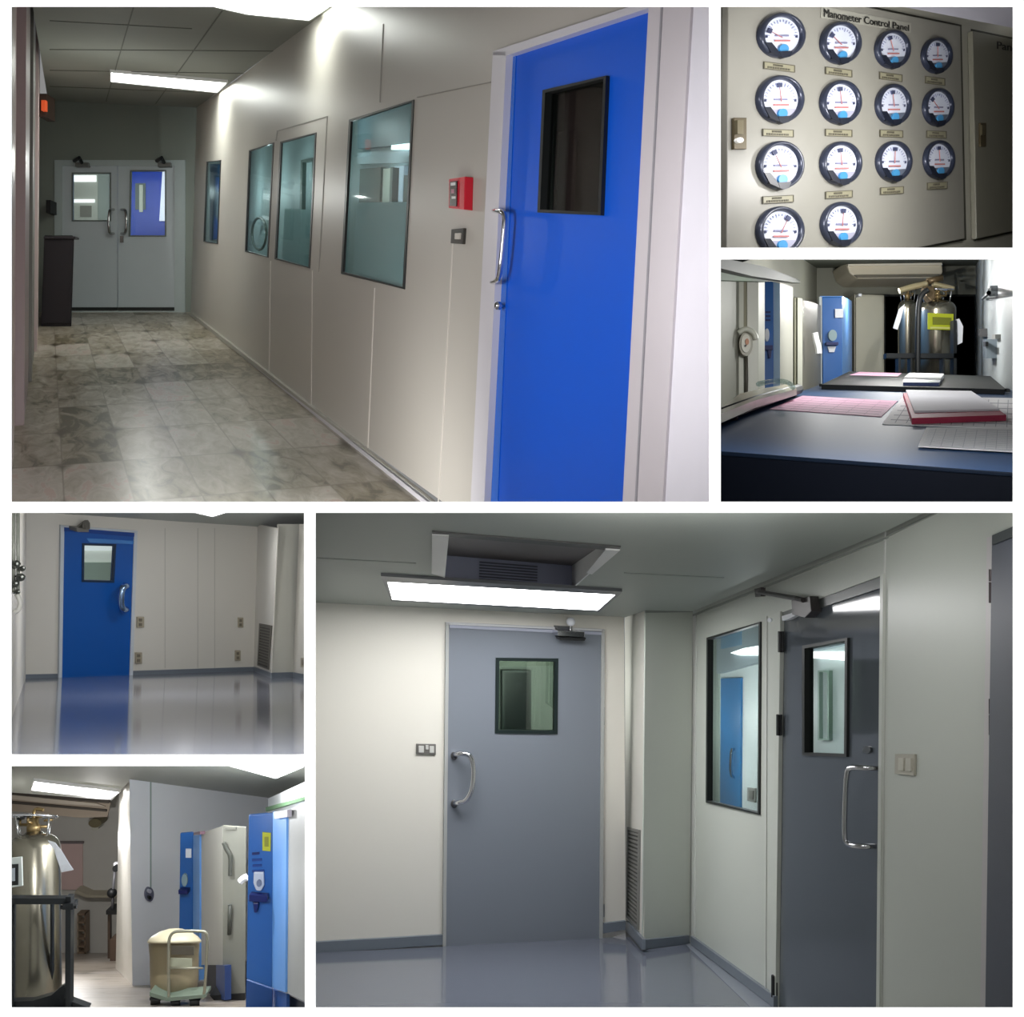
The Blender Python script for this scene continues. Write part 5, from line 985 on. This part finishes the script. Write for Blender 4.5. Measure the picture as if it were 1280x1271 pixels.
    dr = mat('drum beige', (136, 124, 98), .4, var=.08); dl = mat('drum lid cream', (196, 186, 158), .4)
    mb = MB(); mb.lathe(b0, upf(218), [(27.5 * k, 0), (29.5 * k, 20 * k), (30 * k, 50 * k), (31.5 * k, 66 * k), (30.5 * k, 69 * k)], dr, 40); fin(mb, 'drum_body', r, sm=True)
    mb = MB(); mb.lathe(b0 + u * 69 * k, nf, [(32.5 * k, 0), (32.5 * k, 2.5 * k), (28.5 * k, 7 * k), (19 * k, 13 * k), (8 * k, 16.5 * k), (.01, 17 * k)], dl, 40); fin(mb, 'drum_lid', r, sm=True)
    DP = frontal(zt - 31 * k, u)
    mb = MB(); mb.slab(DP, [(214, 1182), (242, 1182.5), (242, 1193.5), (214, 1193)], -.006, .0, mat('drum label dark', (92, 86, 74), .5)); fin(mb, 'drum_label', r)
    mb = MB(); mb.slab(DP, [(213, 1197), (240, 1198), (240, 1209), (213, 1208)], -.006, .0, mat('drum label pale', (170, 172, 150), .5)); fin(mb, 'drum_label', r)
    t = root('trolley', DP.hit((232, 1258)), 'small steel tube trolley with dark wheels under the beige drum', 'trolley'); tb = mat('trolley tube steel', (150, 148, 132), .3, .6)
    mb = MB(); mb.tube(smooth([DP.hit(p, .06) for p in ((211, 1247), (210.5, 1184), (211.5, 1172), (216, 1165), (225, 1163.5), (254, 1163.5), (258.5, 1167), (259.5, 1175), (256, 1240), (253, 1248))], 2), .016, tb, 10); fin(mb, 'push_handle', t, sm=True)
    mb = MB(); mb.tube([DP.hit((211, 1210), .06), DP.hit((254, 1210), .06)], .012, tb, 8); fin(mb, 'cross_bar', t, sm=True)
    mb = MB(); mb.slab(DP, [(187, 1240), (209, 1247), (257, 1243), (257, 1247), (209, 1251.5), (187, 1245)], -.15, .08, mat('trolley deck green grey', (112, 126, 112), .4)); fin(mb, 'trolley_deck', t)
    for x in (194, 219, 243):
        mb = MB(); c = DP.hit((x, 1253 if x > 200 else 1249)); mb.lathe(c - V((.05, 0, 0)), (1, .3, 0), [(.055, 0), (.06, .02), (.06, .08), (.055, .1)], BLACK, 16); mb.slab(DP, rect(x - 7, 1247, x + 7, 1250.5), -.1, .0, RACKM); fin(mb, 'wheel', t)
    lamp('store_fill', P(110, 985, 8.5), V((.12, 1, -.3)), .8, .4, 45, (.97, .99, 1))  # added fills besides the two ceiling lights
    fill_point('store_fill_point', P(110, 1050, 21), 110, (1, .98, .96)); fill_point('store_fill_point', P(205, 1000, 12.3), 105, (.95, .98, 1)); fill_point('store_fill_point', P(280, 1100, 10.5), 13, (.95, .98, 1))
room_f()

# ------------------------------------------------------------------ camera, sky light, colour
cd = bpy.data.cameras.new('camera'); co = bpy.data.objects.new('camera', cd); col.objects.link(co)
co.location = CAM; co.rotation_euler = (math.pi / 2, 0, 0); cd.sensor_fit = 'HORIZONTAL'; cd.sensor_width = 36; cd.lens = 36 * FL / 1280; cd.clip_end = 200
bpy.context.scene.camera = co
w = bpy.data.worlds.new('world'); bpy.context.scene.world = w; w.use_nodes = True
w.node_tree.nodes['Background'].inputs['Color'].default_value = (1, 1, 1, 1); w.node_tree.nodes['Background'].inputs['Strength'].default_value = .25
SUB = {'gauge_dial': ('dial_print', 'needle', 'blue_badge', 'lower_mask'), 'plate': ('plate_print', 'plate_border'), 'title_strip': ('title_lettering',),
       'latch_plate': ('key_boss', 'latch_lever'), 'cover_plate': ('rocker', 'socket', 'socket_face'), 'freezer_door': ('latch_handle', 'control_panel', 'control_dial', 'notice_sheet', 'vent_slots', 'warning_sticker'),
       'break_glass': ('alarm_legend',), 'door_leaf': ('pull_handle', 'door_knob', 'lock_rose', 'edge_strip', 'header_strip', 'top_strip', 'window_gasket', 'window_pane'), 'sheet': ('printed_lines',), 'drum_body': ('drum_label',), 'label_sheet': ('label_block', 'label_line'), 'tank_neck': ('valve', 'outlet_pipe'), 'ring_handle': ('ring_post',)}
SUBOF = {c: p for p, cs in SUB.items() for c in cs}
stem = lambda o: o.name.split('.')[0]
for o in list(bpy.data.objects):
    if o.parent and stem(o) in SUBOF:
        sib = [q for q in bpy.data.objects if q.parent == o.parent and stem(q) == SUBOF[stem(o)] and q.parent.type == 'EMPTY']
        if sib:
            q = min(sib, key=lambda q: (wloc(q) - wloc(o)).length); o.parent = q; o.location = wloc(o) - wloc(q)
for o in bpy.data.objects:
    if '_w' in o: del o['_w']
s = bpy.context.scene; s.view_settings.view_transform = 'Standard'; s.view_settings.look = 'None'; s.view_settings.exposure = 0; s.view_settings.gamma = 1
s.cycles.max_bounces = 8; s.cycles.diffuse_bounces = 4; s.cycles.glossy_bounces = 4; s.cycles.transparent_max_bounces = 12; s.cycles.use_denoising = True; s.cycles.sample_clamp_indirect = 4
